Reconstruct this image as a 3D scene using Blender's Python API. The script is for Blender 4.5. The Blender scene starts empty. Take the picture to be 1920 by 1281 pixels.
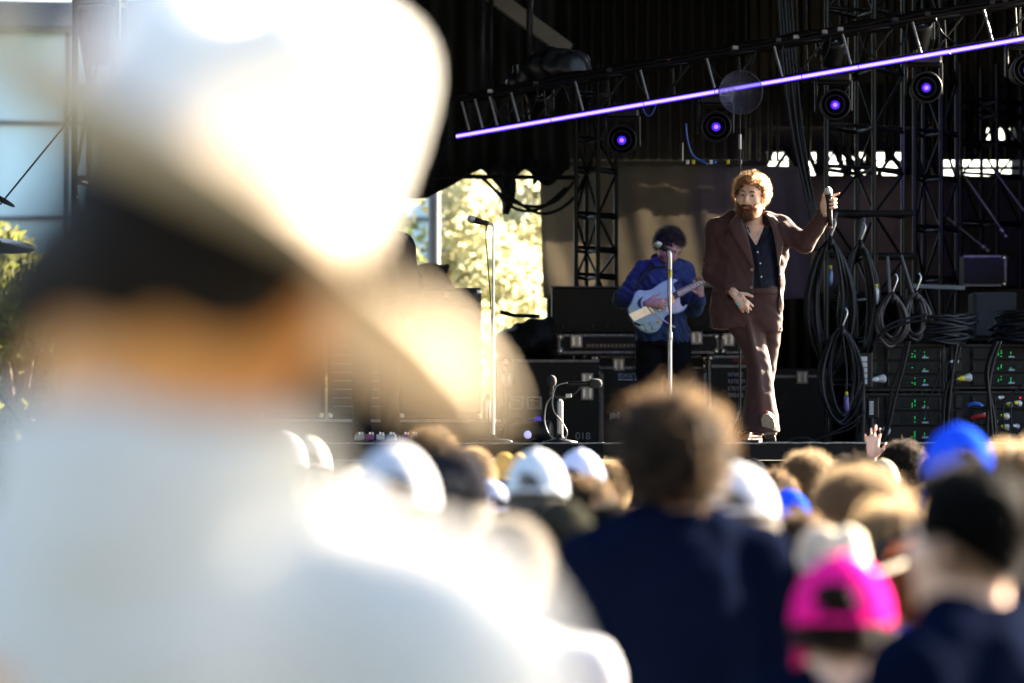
import bpy, math, random
import numpy as np
from mathutils import Vector, Matrix, Quaternion
random.seed(7); rng = np.random.default_rng(7)
SC = bpy.context.scene
COL = SC.collection
R = math.radians
# ---------------------------------------------------------------- camera
CAMZ, FPX, HOR, CX = 1.6, 7200.0, 850.0, 960.0
cam_d = bpy.data.cameras.new('camera'); cam = bpy.data.objects.new('camera', cam_d); COL.objects.link(cam)
cam.location = (0, 0, CAMZ); cam.rotation_euler = (R(90), 0, 0)
cam_d.sensor_width = 36; cam_d.lens = 135; cam_d.shift_y = (HOR - 640.5) / 1920
cam_d.clip_start = .1; cam_d.clip_end = 5000
cam_d.dof.use_dof = True; cam_d.dof.focus_distance = 26.2; cam_d.dof.aperture_fstop = 2.35
SC.camera = cam
# ---------------------------------------------------------------- sky and sun
SUN_EL, SUN_AZ = 21.0, 51.0
w = bpy.data.worlds.new('World'); SC.world = w; w.use_nodes = True
nt = w.node_tree; nt.nodes.clear()
sky = nt.nodes.new('ShaderNodeTexSky'); sky.sky_type = 'NISHITA'; sky.sun_disc = False
sky.sun_elevation = R(SUN_EL); sky.sun_rotation = R(SUN_AZ); sky.dust_density = 1.5
bg = nt.nodes.new('ShaderNodeBackground'); bg.inputs[1].default_value = 0.05
wo = nt.nodes.new('ShaderNodeOutputWorld')
nt.links.new(sky.outputs[0], bg.inputs[0]); nt.links.new(bg.outputs[0], wo.inputs[0])
sun_d = bpy.data.lights.new('sun', 'SUN'); sun = bpy.data.objects.new('sun', sun_d); COL.objects.link(sun)
sun_d.energy = 5.0; sun_d.angle = R(0.53); sun_d.color = (1.0, .87, .68)
sdir = Vector((math.cos(R(SUN_EL)) * math.sin(R(SUN_AZ)), math.cos(R(SUN_EL)) * math.cos(R(SUN_AZ)), math.sin(R(SUN_EL))))
sun.rotation_euler = sdir.to_track_quat('Z', 'Y').to_euler(); sun.location = (20, 20, 30)
vs = SC.view_settings; vs.view_transform = 'Standard'; vs.look = 'None'; vs.exposure = 4.0; vs.gamma = 1.0; vs.use_curve_mapping = False
SC.render.engine = 'CYCLES'; SC.cycles.use_denoising = True
try: SC.cycles.denoiser = 'OPENIMAGEDENOISE'
except Exception: pass
SC.cycles.max_bounces = 8; SC.cycles.diffuse_bounces = 4; SC.cycles.transparent_max_bounces = 12
SC.cycles.sample_clamp_indirect = 6.0

def P(px, py, Y):
    return Vector(((px - CX) / FPX * Y, Y, CAMZ + (HOR - py) / FPX * Y))
def M2PX(n, Y): return n * Y / FPX          # photo pixels -> metres at a distance
STAGE = P(0, 832, 26).z

# ---------------------------------------------------------------- materials
MATS = {}
def mat(name, col, rough=.6, metal=0., var=.15, vscale=8., bump=0., bscale=60., sheen=0., spec=.5, emit=None, estr=0.,
        trans=0., coat=0., wear=None, wscale=3.):
    if name in MATS: return MATS[name]
    m = bpy.data.materials.new(name); m.use_nodes = True; t = m.node_tree; n = t.nodes; L = t.links.new
    b = n['Principled BSDF']; out = n['Material Output']
    b.inputs['Roughness'].default_value = rough; b.inputs['Metallic'].default_value = metal
    b.inputs['Specular IOR Level'].default_value = spec
    b.inputs['Sheen Weight'].default_value = sheen; b.inputs['Sheen Roughness'].default_value = .4
    b.inputs['Coat Weight'].default_value = coat
    c = (*col, 1)
    tc = n.new('ShaderNodeTexCoord')
    if var > 0:
        no = n.new('ShaderNodeTexNoise'); no.inputs['Scale'].default_value = vscale; no.inputs['Detail'].default_value = 5
        L(tc.outputs['Object'], no.inputs['Vector'])
        mr = n.new('ShaderNodeMapRange'); mr.inputs[1].default_value = .3; mr.inputs[2].default_value = .7
        mr.inputs[3].default_value = 1 - var; mr.inputs[4].default_value = 1 + var
        L(no.outputs[0], mr.inputs[0])
        mx = n.new('ShaderNodeVectorMath'); mx.operation = 'MULTIPLY'; mx.inputs[0].default_value = col
        L(mr.outputs[0], mx.inputs[1])
        src = mx.outputs[0]
        if wear:
            n2 = n.new('ShaderNodeTexNoise'); n2.inputs['Scale'].default_value = wscale; n2.inputs['Detail'].default_value = 9; n2.inputs['Roughness'].default_value = .7
            L(tc.outputs['Object'], n2.inputs['Vector'])
            r2 = n.new('ShaderNodeMapRange'); r2.inputs[1].default_value = .56; r2.inputs[2].default_value = .68; L(n2.outputs[0], r2.inputs[0])
            mm = n.new('ShaderNodeMix'); mm.data_type = 'RGBA'; L(r2.outputs[0], mm.inputs[0]); L(src, mm.inputs[6]); mm.inputs[7].default_value = (*wear, 1)
            src = mm.outputs[2]
        L(src, b.inputs['Base Color'])
        rr = n.new('ShaderNodeMapRange'); rr.inputs[3].default_value = max(.02, rough - .1); rr.inputs[4].default_value = min(1, rough + .1)
        L(no.outputs[0], rr.inputs[0]); L(rr.outputs[0], b.inputs['Roughness'])
    else:
        b.inputs['Base Color'].default_value = c
    if bump > 0:
        nb = n.new('ShaderNodeTexNoise'); nb.inputs['Scale'].default_value = bscale; nb.inputs['Detail'].default_value = 4
        L(tc.outputs['Object'], nb.inputs['Vector'])
        bp = n.new('ShaderNodeBump'); bp.inputs['Strength'].default_value = bump; bp.inputs['Distance'].default_value = .02
        L(nb.outputs[0], bp.inputs['Height']); L(bp.outputs[0], b.inputs['Normal'])
    if emit:
        b.inputs['Emission Color'].default_value = (*emit, 1); b.inputs['Emission Strength'].default_value = estr
    if trans > 0:
        tr = n.new('ShaderNodeBsdfTranslucent'); tr.inputs[0].default_value = (*[min(1, x) for x in col], 1)
        ms = n.new('ShaderNodeMixShader'); ms.inputs[0].default_value = trans
        L(b.outputs[0], ms.inputs[1]); L(tr.outputs[0], ms.inputs[2]); L(ms.outputs[0], out.inputs[0])
        if var > 0: L(src, tr.inputs[0])
    MATS[name] = m
    return m

def skin(name, col, sss=.15):
    m = mat(name, col, rough=.5, var=.10, vscale=30, bump=.05, bscale=300)
    b = m.node_tree.nodes['Principled BSDF']
    b.inputs['Subsurface Weight'].default_value = sss; b.inputs['Subsurface Radius'].default_value = (1, .3, .15); b.inputs['Subsurface Scale'].default_value = .012
    return m

def hairmat(name, col, rough=.25):
    if name in MATS: return MATS[name]
    m = bpy.data.materials.new(name); m.use_nodes = True; t = m.node_tree; t.nodes.clear()
    h = t.nodes.new('ShaderNodeBsdfHairPrincipled'); h.model = 'CHIANG'; h.parametrization = 'COLOR'
    h.inputs['Color'].default_value = (*col, 1); h.inputs['Roughness'].default_value = rough; h.inputs['Radial Roughness'].default_value = .6; h.inputs['IOR'].default_value = 1.45
    o = t.nodes.new('ShaderNodeOutputMaterial'); t.links.new(h.outputs[0], o.inputs[0])
    MATS[name] = m; return m

def strandmat(name, col, thru, mix=.3):
    if name in MATS: return MATS[name]
    m = bpy.data.materials.new(name); m.use_nodes = True; t = m.node_tree; b = t.nodes['Principled BSDF']
    b.inputs['Base Color'].default_value = (*col, 1); b.inputs['Roughness'].default_value = .5; b.inputs['Specular IOR Level'].default_value = .18
    tr = t.nodes.new('ShaderNodeBsdfTranslucent'); tr.inputs[0].default_value = (*thru, 1); ms = t.nodes.new('ShaderNodeMixShader'); ms.inputs[0].default_value = mix
    t.links.new(b.outputs[0], ms.inputs[1]); t.links.new(tr.outputs[0], ms.inputs[2]); t.links.new(ms.outputs[0], t.nodes['Material Output'].inputs[0])
    MATS[name] = m; return m

# ---------------------------------------------------------------- mesh helpers
def link(o, parent=None):
    COL.objects.link(o)
    if parent is not None: o.parent = parent
    return o
def tag(o, label=None, cat=None, group=None, kind=None):
    if label: o['label'] = label
    if cat: o['category'] = cat
    if group: o['group'] = group
    if kind: o['kind'] = kind
    return o
def thing(name, label, cat, loc=(0, 0, 0), rz=0., group=None):
    o = bpy.data.objects.new(name, None); o.empty_display_size = .1; link(o)
    o.location = loc; o.rotation_euler = (0, 0, rz)
    return tag(o, label, cat, group)
def inst(name, me, parent, mt=None):
    o = bpy.data.objects.new(name, me); link(o, parent)
    if mt is not None and len(me.materials):
        o.material_slots[0].link = 'OBJECT'; o.material_slots[0].material = mt
    return o
def copy_tree(o, parent=None):
    c = o.copy(); COL.objects.link(c); c.parent = parent
    for ch in list(o.children): copy_tree(ch, c)
    return c

def frame_of(d):
    d = Vector(d).normalized()
    u = d.cross(Vector((0, 0, 1)))
    if u.length < 1e-4: u = Vector((1, 0, 0))
    u.normalize(); v = d.cross(u).normalized()
    return d, u, v

class MB:
    def __init__(s): s.v = []; s.f = []
    def add(s, vs, fs):
        o = len(s.v); s.v += [tuple(x) for x in vs]; s.f += [tuple(i + o for i in f) for f in fs]; return s
    def box(s, c, sz, M=None, ch=0.):
        hx, hy, hz = sz[0] / 2, sz[1] / 2, sz[2] / 2; c = Vector(c)
        if ch <= 0:
            vs = [Vector((x * hx, y * hy, z * hz)) for x in (-1, 1) for y in (-1, 1) for z in (-1, 1)]
            fs = [(0, 1, 3, 2), (4, 6, 7, 5), (0, 4, 5, 1), (2, 3, 7, 6), (0, 2, 6, 4), (1, 5, 7, 3)]
        else:
            ch = min(ch, hx * .9, hy * .9, hz * .9)
            vs = []; idx = {}
            for x in (-1, 1):
                for y in (-1, 1):
                    for z in (-1, 1):
                        for a, q in enumerate(((hx, hy - ch, hz - ch), (hx - ch, hy, hz - ch), (hx - ch, hy - ch, hz))):
                            idx[(x, y, z, a)] = len(vs); vs.append(Vector((x * q[0], y * q[1], z * q[2])))
            I = lambda x, y, z, a: idx[(x, y, z, a)]
            fs = []
            for q in (-1, 1):
                fs.append((I(q, -1, -1, 0), I(q, 1, -1, 0), I(q, 1, 1, 0), I(q, -1, 1, 0)))
                fs.append((I(-1, q, -1, 1), I(1, q, -1, 1), I(1, q, 1, 1), I(-1, q, 1, 1)))
                fs.append((I(-1, -1, q, 2), I(1, -1, q, 2), I(1, 1, q, 2), I(-1, 1, q, 2)))
                for r in (-1, 1):
                    fs.append((I(q, r, -1, 0), I(q, r, 1, 0), I(q, r, 1, 1), I(q, r, -1, 1)))
                    fs.append((I(q, -1, r, 0), I(q, 1, r, 0), I(q, 1, r, 2), I(q, -1, r, 2)))
                    fs.append((I(-1, q, r, 1), I(1, q, r, 1), I(1, q, r, 2), I(-1, q, r, 2)))
                    for p in (-1, 1): fs.append((I(q, r, p, 0), I(q, r, p, 1), I(q, r, p, 2)))
        if M is not None: vs = [M @ x for x in vs]
        return s.add([x + c for x in vs], fs)
    def tube(s, pts, r, n=8, caps=True):
        pts = [Vector(p) for p in pts]; m = len(pts)
        rs = r if hasattr(r, '__len__') else [r] * m
        vs = []; d, u, v = frame_of(pts[1] - pts[0])
        for i, p in enumerate(pts):
            t = (pts[min(i + 1, m - 1)] - pts[max(i - 1, 0)])
            if t.length > 1e-9:
                t.normalize(); u = (u - t * u.dot(t)); u.normalize(); v = t.cross(u)
            for k in range(n):
                a = 2 * math.pi * k / n; vs.append(p + (u * math.cos(a) + v * math.sin(a)) * rs[i])
        fs = [(i * n + k, i * n + (k + 1) % n, (i + 1) * n + (k + 1) % n, (i + 1) * n + k) for i in range(m - 1) for k in range(n)]
        if caps: fs += [tuple(range(n))[::-1], tuple(range((m - 1) * n, m * n))]
        return s.add(vs, fs)
    def cyl(s, a, b, r, n=10): return s.tube([a, b], r, n)
    def lathe(s, prof, c, axis=(0, 0, 1), n=20, caps=True):
        d, u, v = frame_of(axis); c = Vector(c); vs = []
        for (r, h) in prof:
            for k in range(n):
                a = 2 * math.pi * k / n; vs.append(c + d * h + (u * math.cos(a) + v * math.sin(a)) * max(r, 1e-5))
        m = len(prof)
        fs = [(i * n + k, i * n + (k + 1) % n, (i + 1) * n + (k + 1) % n, (i + 1) * n + k) for i in range(m - 1) for k in range(n)]
        if caps: fs += [tuple(range(n))[::-1], tuple(range((m - 1) * n, m * n))]
        return s.add(vs, fs)
    def prism(s, poly, y0, y1, M=None):
        n = len(poly); vs = [Vector((x, y0, z)) for x, z in poly] + [Vector((x, y1, z)) for x, z in poly]
        if M is not None: vs = [M @ x for x in vs]
        return s.add(vs, [tuple(range(n)), tuple(range(n, 2 * n))[::-1]] + [(i, n + i, n + (i + 1) % n, (i + 1) % n) for i in range(n)])
    def sheet(s, rows):
        nr, nc = len(rows), len(rows[0])
        return s.add([p for r in rows for p in r], [(i * nc + j, i * nc + j + 1, (i + 1) * nc + j + 1, (i + 1) * nc + j) for i in range(nr - 1) for j in range(nc - 1)])
    def mesh(s, name, mt, smooth=False):
        me = bpy.data.meshes.new(name); me.from_pydata(s.v, [], s.f); me.materials.append(mt)
        import bmesh
        bm = bmesh.new(); bm.from_mesh(me); bmesh.ops.recalc_face_normals(bm, faces=bm.faces); bm.to_mesh(me); bm.free()
        if smooth: me.polygons.foreach_set('use_smooth', [True] * len(me.polygons))
        return me
    def build(s, name, mt, parent=None, smooth=False, solid=0.):
        o = link(bpy.data.objects.new(name, s.mesh(name, mt, smooth)), parent)
        if solid:
            md = o.modifiers.new('solid', 'SOLIDIFY'); md.thickness = solid; md.offset = 0
        return o

def smooth_path(pts, n=8):
    pts = [Vector(p) for p in pts]; out = []
    for i in range(len(pts) - 1):
        p0, p1, p2, p3 = pts[max(i - 1, 0)], pts[i], pts[i + 1], pts[min(i + 2, len(pts) - 1)]
        for k in range(n):
            t = k / n
            out.append(.5 * ((2 * p1) + (p2 - p0) * t + (2 * p0 - 5 * p1 + 4 * p2 - p3) * t * t + (3 * p1 - p0 - 3 * p2 + p3) * t ** 3))
    return out + [pts[-1]]

# ---------------------------------------------------------------- distance-field modelling: one continuous skin from blended shapes
def hermite(z, zs, vs):
    zs = np.asarray(zs, float); vs = np.asarray(vs, float)
    m = np.gradient(vs, zs); z = np.clip(z, zs[0], zs[-1])
    i = np.clip(np.searchsorted(zs, z) - 1, 0, len(zs) - 2); h = zs[i + 1] - zs[i]; t = (z - zs[i]) / h
    return (2 * t ** 3 - 3 * t * t + 1) * vs[i] + (t ** 3 - 2 * t * t + t) * h * m[i] + (-2 * t ** 3 + 3 * t * t) * vs[i + 1] + (t ** 3 - t * t) * h * m[i + 1]
def axis_pts(lo, hi, h, fine=None):
    if fine is None: return np.arange(lo, hi + h, h)
    out = [lo]
    while out[-1] < hi:
        st = h
        for (a, b, hf) in fine:
            if a - h <= out[-1] <= b: st = min(st, hf)
        out.append(out[-1] + st)
    return np.array(out)
class SDF:
    def __init__(s, lo, hi, h, fx=None, fy=None, fz=None):
        s.x = axis_pts(lo[0], hi[0], h, fx); s.y = axis_pts(lo[1], hi[1], h, fy); s.z = axis_pts(lo[2], hi[2], h, fz)
        s.D = np.full((len(s.x), len(s.y), len(s.z)), .3, np.float32); s.h = h
    def win(s, lo, hi, pad):
        sl = tuple(slice(max(0, np.searchsorted(a, l - pad) - 2), min(len(a), np.searchsorted(a, u + pad) + 2)) for a, l, u in zip((s.x, s.y, s.z), lo, hi))
        return sl, np.meshgrid(s.x[sl[0]], s.y[sl[1]], s.z[sl[2]], indexing='ij', sparse=True)
    def put(s, sl, d, k=0., op='u'):
        a = s.D[sl]
        if a.size == 0: return
        if op == 'u':
            if k > 0:
                h = np.clip(.5 + .5 * (a - d) / k, 0, 1); r = a * (1 - h) + d * h - k * h * (1 - h)
            else: r = np.minimum(a, d)
        elif op == 's':
            d = -d
            if k > 0:
                h = np.clip(.5 - .5 * (a - d) / k, 0, 1); r = a * (1 - h) + d * h + k * h * (1 - h)
            else: r = np.maximum(a, d)
        else: r = np.maximum(a, d)
        s.D[sl] = r
    def cone(s, a, b, ra, rb, k=.02, op='u', flat=None):
        a = np.array(a, float); b = np.array(b, float); m = max(ra, rb)
        sl, (X, Y, Z) = s.win(np.minimum(a, b) - m, np.maximum(a, b) + m, k + .02)
        ab = b - a; L = max(ab @ ab, 1e-12)
        t = np.clip(((X - a[0]) * ab[0] + (Y - a[1]) * ab[1] + (Z - a[2]) * ab[2]) / L, 0, 1)
        dx, dy, dz = X - a[0] - t * ab[0], Y - a[1] - t * ab[1], Z - a[2] - t * ab[2]
        d2 = dx * dx + dy * dy + dz * dz
        if flat is not None:
            f = np.array(flat[0], float); f /= np.linalg.norm(f); q = dx * f[0] + dy * f[1] + dz * f[2]; d2 = d2 + q * q * (flat[1] ** 2 - 1)
        s.put(sl, np.sqrt(d2) - (ra + t * (rb - ra)), k, op)
    def chain(s, pts, rs, k=.02):
        for i in range(len(pts) - 1): s.cone(pts[i], pts[i + 1], rs[i], rs[i + 1], k if i == 0 else max(k * .5, .004))
    def ell(s, c, r, k=.02, op='u', rot=None):
        c = np.array(c, float); r = np.array(r, float); m = r.max() if rot is not None else r
        sl, (X, Y, Z) = s.win(c - m, c + m, k + .02)
        X, Y, Z = X - c[0], Y - c[1], Z - c[2]
        if rot is not None:
            q = np.array(rot).T; X, Y, Z = (q[i][0] * X + q[i][1] * Y + q[i][2] * Z for i in range(3))
        n1 = np.sqrt((X / r[0]) ** 2 + (Y / r[1]) ** 2 + (Z / r[2]) ** 2); n2 = np.sqrt((X / r[0] ** 2) ** 2 + (Y / r[1] ** 2) ** 2 + (Z / r[2] ** 2) ** 2)
        s.put(sl, n1 * (n1 - 1) / np.maximum(n2, 1e-6), k, op)
    def loft(s, st, k=.02, op='u', e=2.0, off=0.):
        """stations (z, cx, cy, rx, ry) stacked upwards"""
        st = np.array(sorted(st), float); z0, z1 = st[0, 0], st[-1, 0]
        lo = [(st[:, 1] - st[:, 3]).min(), (st[:, 2] - st[:, 4]).min(), z0]; hi = [(st[:, 1] + st[:, 3]).max(), (st[:, 2] + st[:, 4]).max(), z1]
        sl, (X, Y, Z) = s.win(np.array(lo) - abs(off), np.array(hi) + abs(off), k + .02)
        zz = Z.ravel(); sh = Z.shape
        cx, cy, rx, ry = (hermite(zz, st[:, 0], st[:, i]).reshape(sh) for i in (1, 2, 3, 4))
        q = (np.abs((X - cx) / rx) ** e + np.abs((Y - cy) / ry) ** e) ** (1 / e)
        d = (q - 1) * np.minimum(rx, ry) - off
        s.put(sl, np.maximum(d, np.maximum(z0 - Z, Z - z1)), k, op)
    def prism(s, poly, y0, y1, op='s', k=0.):
        """polygon in x,z pushed through y0..y1"""
        p = np.array(poly, float); lo = [p[:, 0].min(), y0, p[:, 1].min()]; hi = [p[:, 0].max(), y1, p[:, 1].max()]
        sl, (X, Y, Z) = s.win(lo, hi, .02 + k)
        XX, ZZ = np.broadcast_arrays(X[:, 0, :], Z[:, 0, :])
        d = np.full(XX.shape, 1e9); sg = np.ones(XX.shape); n = len(p)
        for i in range(n):
            a, b = p[i], p[i - 1]; ex, ez = b - a; wx, wz = XX - a[0], ZZ - a[1]
            t = np.clip((wx * ex + wz * ez) / max(ex * ex + ez * ez, 1e-12), 0, 1)
            d = np.minimum(d, (wx - ex * t) ** 2 + (wz - ez * t) ** 2)
            c1, c2, c3 = ZZ >= a[1], ZZ < b[1], ex * wz > ez * wx
            sg = np.where((c1 & c2 & c3) | (~c1 & ~c2 & ~c3), -sg, sg)
        d = (sg * np.sqrt(d))[:, None, :]
        s.put(sl, np.maximum(d, np.maximum(y0 - Y, Y - y1)), k, op)
    def wrinkle(s, amp, freq, seed=0, lo=None, hi=None):
        g = np.random.default_rng(seed); lo = lo or (-9, -9, -9); hi = hi or (9, 9, 9)
        sl, (X, Y, Z) = s.win(lo, hi, 0)
        for _ in range(5):
            v = g.normal(size=3) * freq; ph = g.uniform(0, 6.28)
            s.D[sl] += (amp / 2.2 * np.sin(v[0] * X + v[1] * Y + v[2] * Z + ph + .8 * np.sin(2.3 * X * freq * .4 + 1.7 * Z * freq * .5))).astype(np.float32)
    def shell(s, t): s.D = np.maximum(s.D, -(s.D + t))
    def front(s, px, pz, side=-1):
        """first surface met when coming along y (side -1: from -y)"""
        i = int(np.clip(np.searchsorted(s.x, px), 1, len(s.x) - 1)); k = int(np.clip(np.searchsorted(s.z, pz), 1, len(s.z) - 1))
        tx = (px - s.x[i - 1]) / (s.x[i] - s.x[i - 1]); tz = (pz - s.z[k - 1]) / (s.z[k] - s.z[k - 1])
        c = (s.D[i - 1, :, k - 1] * (1 - tx) + s.D[i, :, k - 1] * tx) * (1 - tz) + (s.D[i - 1, :, k] * (1 - tx) + s.D[i, :, k] * tx) * tz
        yy = s.y
        if side > 0: c = c[::-1]; yy = yy[::-1]
        j = np.argmax(c < 0)
        if c[j] >= 0: return None
        if j == 0: return yy[0]
        return yy[j - 1] + (yy[j] - yy[j - 1]) * c[j - 1] / (c[j - 1] - c[j])
    def mesh(s, name, mt):
        D = s.D; nx, ny, nz = D.shape; S = D < 0
        cnt = np.zeros((nx - 1, ny - 1, nz - 1), np.uint8)
        for a in (0, 1):
            for b in (0, 1):
                for c in (0, 1): cnt += S[a:nx - 1 + a, b:ny - 1 + b, c:nz - 1 + c]
        act = (cnt > 0) & (cnt < 8); I = np.argwhere(act); idx = np.full(act.shape, -1, np.int64); idx[act] = np.arange(len(I))
        pos = np.zeros((len(I), 3)); num = np.zeros(len(I)); ax = (s.x, s.y, s.z)
        cor = [(a, b, c) for a in (0, 1) for b in (0, 1) for c in (0, 1)]
        for a in cor:
            for d in range(3):
                if a[d]: continue
                b = list(a); b[d] = 1
                i0, i1 = I + a, I + b
                d0 = D[i0[:, 0], i0[:, 1], i0[:, 2]]; d1 = D[i1[:, 0], i1[:, 1], i1[:, 2]]
                m = (d0 < 0) != (d1 < 0); t = np.where(m, d0 / np.where(m, d0 - d1, 1), 0)
                for q in range(3):
                    p0 = ax[q][i0[:, q]]; p1 = ax[q][i1[:, q]]; pos[:, q] += np.where(m, p0 + t * (p1 - p0), 0)
                num += m
        pos /= np.maximum(num, 1)[:, None]
        F = []
        for d in range(3):
            e1, e2 = (d + 1) % 3, (d + 2) % 3
            A = np.take(S, range(S.shape[d] - 1), d); B = np.take(S, range(1, S.shape[d]), d)
            E = np.argwhere(A != B); E = E[(E[:, e1] > 0) & (E[:, e2] > 0) & (E[:, e1] < S.shape[e1] - 1) & (E[:, e2] < S.shape[e2] - 1)]
            fl = A[E[:, 0], E[:, 1], E[:, 2]]
            q = []
            for (o1, o2) in ((-1, -1), (0, -1), (0, 0), (-1, 0)):
                c = E.copy(); c[:, e1] += o1; c[:, e2] += o2; q.append(idx[c[:, 0], c[:, 1], c[:, 2]])
            q = np.stack(q, 1); q[~fl] = q[~fl][:, ::-1]; F.append(q)
        F = np.concatenate(F)
        me = bpy.data.meshes.new(name); me.vertices.add(len(pos)); me.vertices.foreach_set('co', pos.astype(np.float32).ravel())
        me.loops.add(F.size); me.loops.foreach_set('vertex_index', F.ravel().astype(np.int32))
        me.polygons.add(len(F)); me.polygons.foreach_set('loop_start', np.arange(0, F.size, 4, dtype=np.int32))
        me.polygons.foreach_set('use_smooth', np.ones(len(F), bool)); me.materials.append(mt); me.update(calc_edges=True); me.validate()
        return me
    def build(s, name, mt, parent=None): return link(bpy.data.objects.new(name, s.mesh(name, mt)), parent)

# ---------------------------------------------------------------- hair strands
def strands(name, pts, rad, mt):
    """pts (n, k, 3)"""
    n, k, _ = pts.shape
    c = bpy.data.hair_curves.new(name); c.add_curves([k] * n)
    c.attributes['position'].data.foreach_set('vector', pts.astype(np.float32).ravel())
    rr = np.tile(np.linspace(1, .35, k), n).astype(np.float32) * rad
    ra = c.attributes.get('radius') or c.attributes.new('radius', 'FLOAT', 'POINT')
    ra.data.foreach_set('value', rr)
    c.materials.append(mt); return c
def grow(roots, nrm, length, k=9, grav=.3, curl=0., curl_r=.01, turns=2.5, stiff=.5, part=None, seed=0, jit=.3):
    g = np.random.default_rng(seed); n = len(roots); L = length * g.uniform(.65, 1.2, (n, 1))
    d = nrm + g.normal(size=(n, 3)) * jit; d /= np.linalg.norm(d, axis=1, keepdims=True)
    if part is not None: d = d * stiff + np.array(part) * (1 - stiff)
    p = roots.copy(); out = [p.copy()]; ph = g.uniform(0, 6.28, n); e = np.cross(d, g.normal(size=(n, 3))); e /= np.linalg.norm(e, axis=1, keepdims=True) + 1e-9
    for i in range(1, k):
        d = d + np.array([0, 0, -grav]) / k * 2 + g.normal(size=(n, 3)) * jit * .25; d /= np.linalg.norm(d, axis=1, keepdims=True)
        p = p + d * L / (k - 1)
        q = p
        if curl > 0:
            f = np.cross(d, e); a = ph + turns * 6.283 * i / (k - 1)
            q = p + curl * curl_r * (np.cos(a)[:, None] * e + np.sin(a)[:, None] * f) * min(1, i / 2)
        out.append(q.copy())
    return np.stack(out, 1)
def ell_points(n, c, r, test, seed=0):
    g = np.random.default_rng(seed); v = g.normal(size=(n * 4, 3)); v /= np.linalg.norm(v, axis=1, keepdims=True)
    v = v[test(v)][:n]; r = np.array(r); nn = v / r; nn /= np.linalg.norm(nn, axis=1, keepdims=True)
    return np.array(c) + v * r, nn
# ================================================================ materials used often
BLACK = mat('black_paint', (.005, .005, .006), .6, spec=.3, var=.3, bump=.05)
BLACKM = mat('black_metal', (.005, .005, .006), .45, metal=0, spec=.3, var=.3, bump=.06, wear=(.02, .02, .024), wscale=6)
DARKM = mat('dark_gunmetal_tube', (.016, .017, .021), .4, metal=.4, var=.3, wear=(.06, .06, .07), wscale=9)
ALU = mat('worn_aluminium', (.32, .32, .33), .38, metal=.85, var=.25, vscale=20, wear=(.2, .2, .21), wscale=12)
STEEL = mat('scuffed_steel', (.62, .62, .62), .3, metal=.9, var=.2, vscale=25)
CHROME = mat('chrome', (.8, .8, .8), .12, metal=1, var=.05)
RUBBER = mat('black_rubber_cable', (.006, .006, .008), .55, var=.25, vscale=20, spec=.25)
RUBBERB = mat('dark_blue_black_cable', (.007, .009, .015), .5, var=.25, vscale=20, spec=.3)
DRAPE = mat('black_drape_cloth', (.005, .005, .0055), .95, var=.25, vscale=3, sheen=.0, spec=.15, bump=.1, bscale=200)
LAMIN = mat('black_laminate', (.006, .006, .007), .5, var=.35, vscale=5, spec=.3, bump=.04, bscale=90, wear=(.02, .02, .02), wscale=5)

UNIT = MB().cyl((0, 0, 0), (0, 0, 1), 1, 8)
UNITS = {}
def rod(name, a, b, r, mt, parent, off=None):
    """a straight tube from a to b, sharing one unit mesh per material"""
    if mt.name not in UNITS: UNITS[mt.name] = UNIT.mesh('tube', mt, True)
    a, b = Vector(a), Vector(b); d = b - a
    o = bpy.data.objects.new(name, UNITS[mt.name]); link(o, parent)
    q = d.to_track_quat('Z', 'X').to_matrix().to_4x4()
    o.matrix_local = Matrix.Translation(a) @ q @ Matrix.Diagonal((r, r, d.length, 1))
    return o

def curtain(name, x0, x1, y, z0f, z1, mt, folds=.12, amp=.05, parent=None, nx=None, nz=10, seed=1, solid=.006):
    g = random.Random(seed); nx = nx or int((x1 - x0) / folds * 6); rows = []
    for j in range(nz + 1):
        r = []
        for i in range(nx + 1):
            u = i / nx; x = x0 + (x1 - x0) * u; z0 = z0f(u) if callable(z0f) else z0f
            z = z1 + (z0 - z1) * j / nz
            yy = y + amp * math.sin(x / folds * 6.28 + 1.3 * math.sin(x * 2.1) + .3 * j / nz) * (.5 + .5 * j / nz)
            r.append((x, yy, z))
        rows.append(r)
    return MB().sheet(rows).build(name, mt, parent, True, solid)

# ================================================================ the setting
def make_ground():
    m = mat('trampled_dry_grass', (.045, .048, .025), .95, var=.45, vscale=3, bump=.5, bscale=40, wear=(.07, .06, .04), wscale=.6)
    o = MB().add([(-900, -60, 0), (900, -60, 0), (900, 1500, 0), (-900, 1500, 0)], [(0, 1, 2, 3)]).build('ground', m)
    tag(o, kind='structure')
make_ground()

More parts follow.
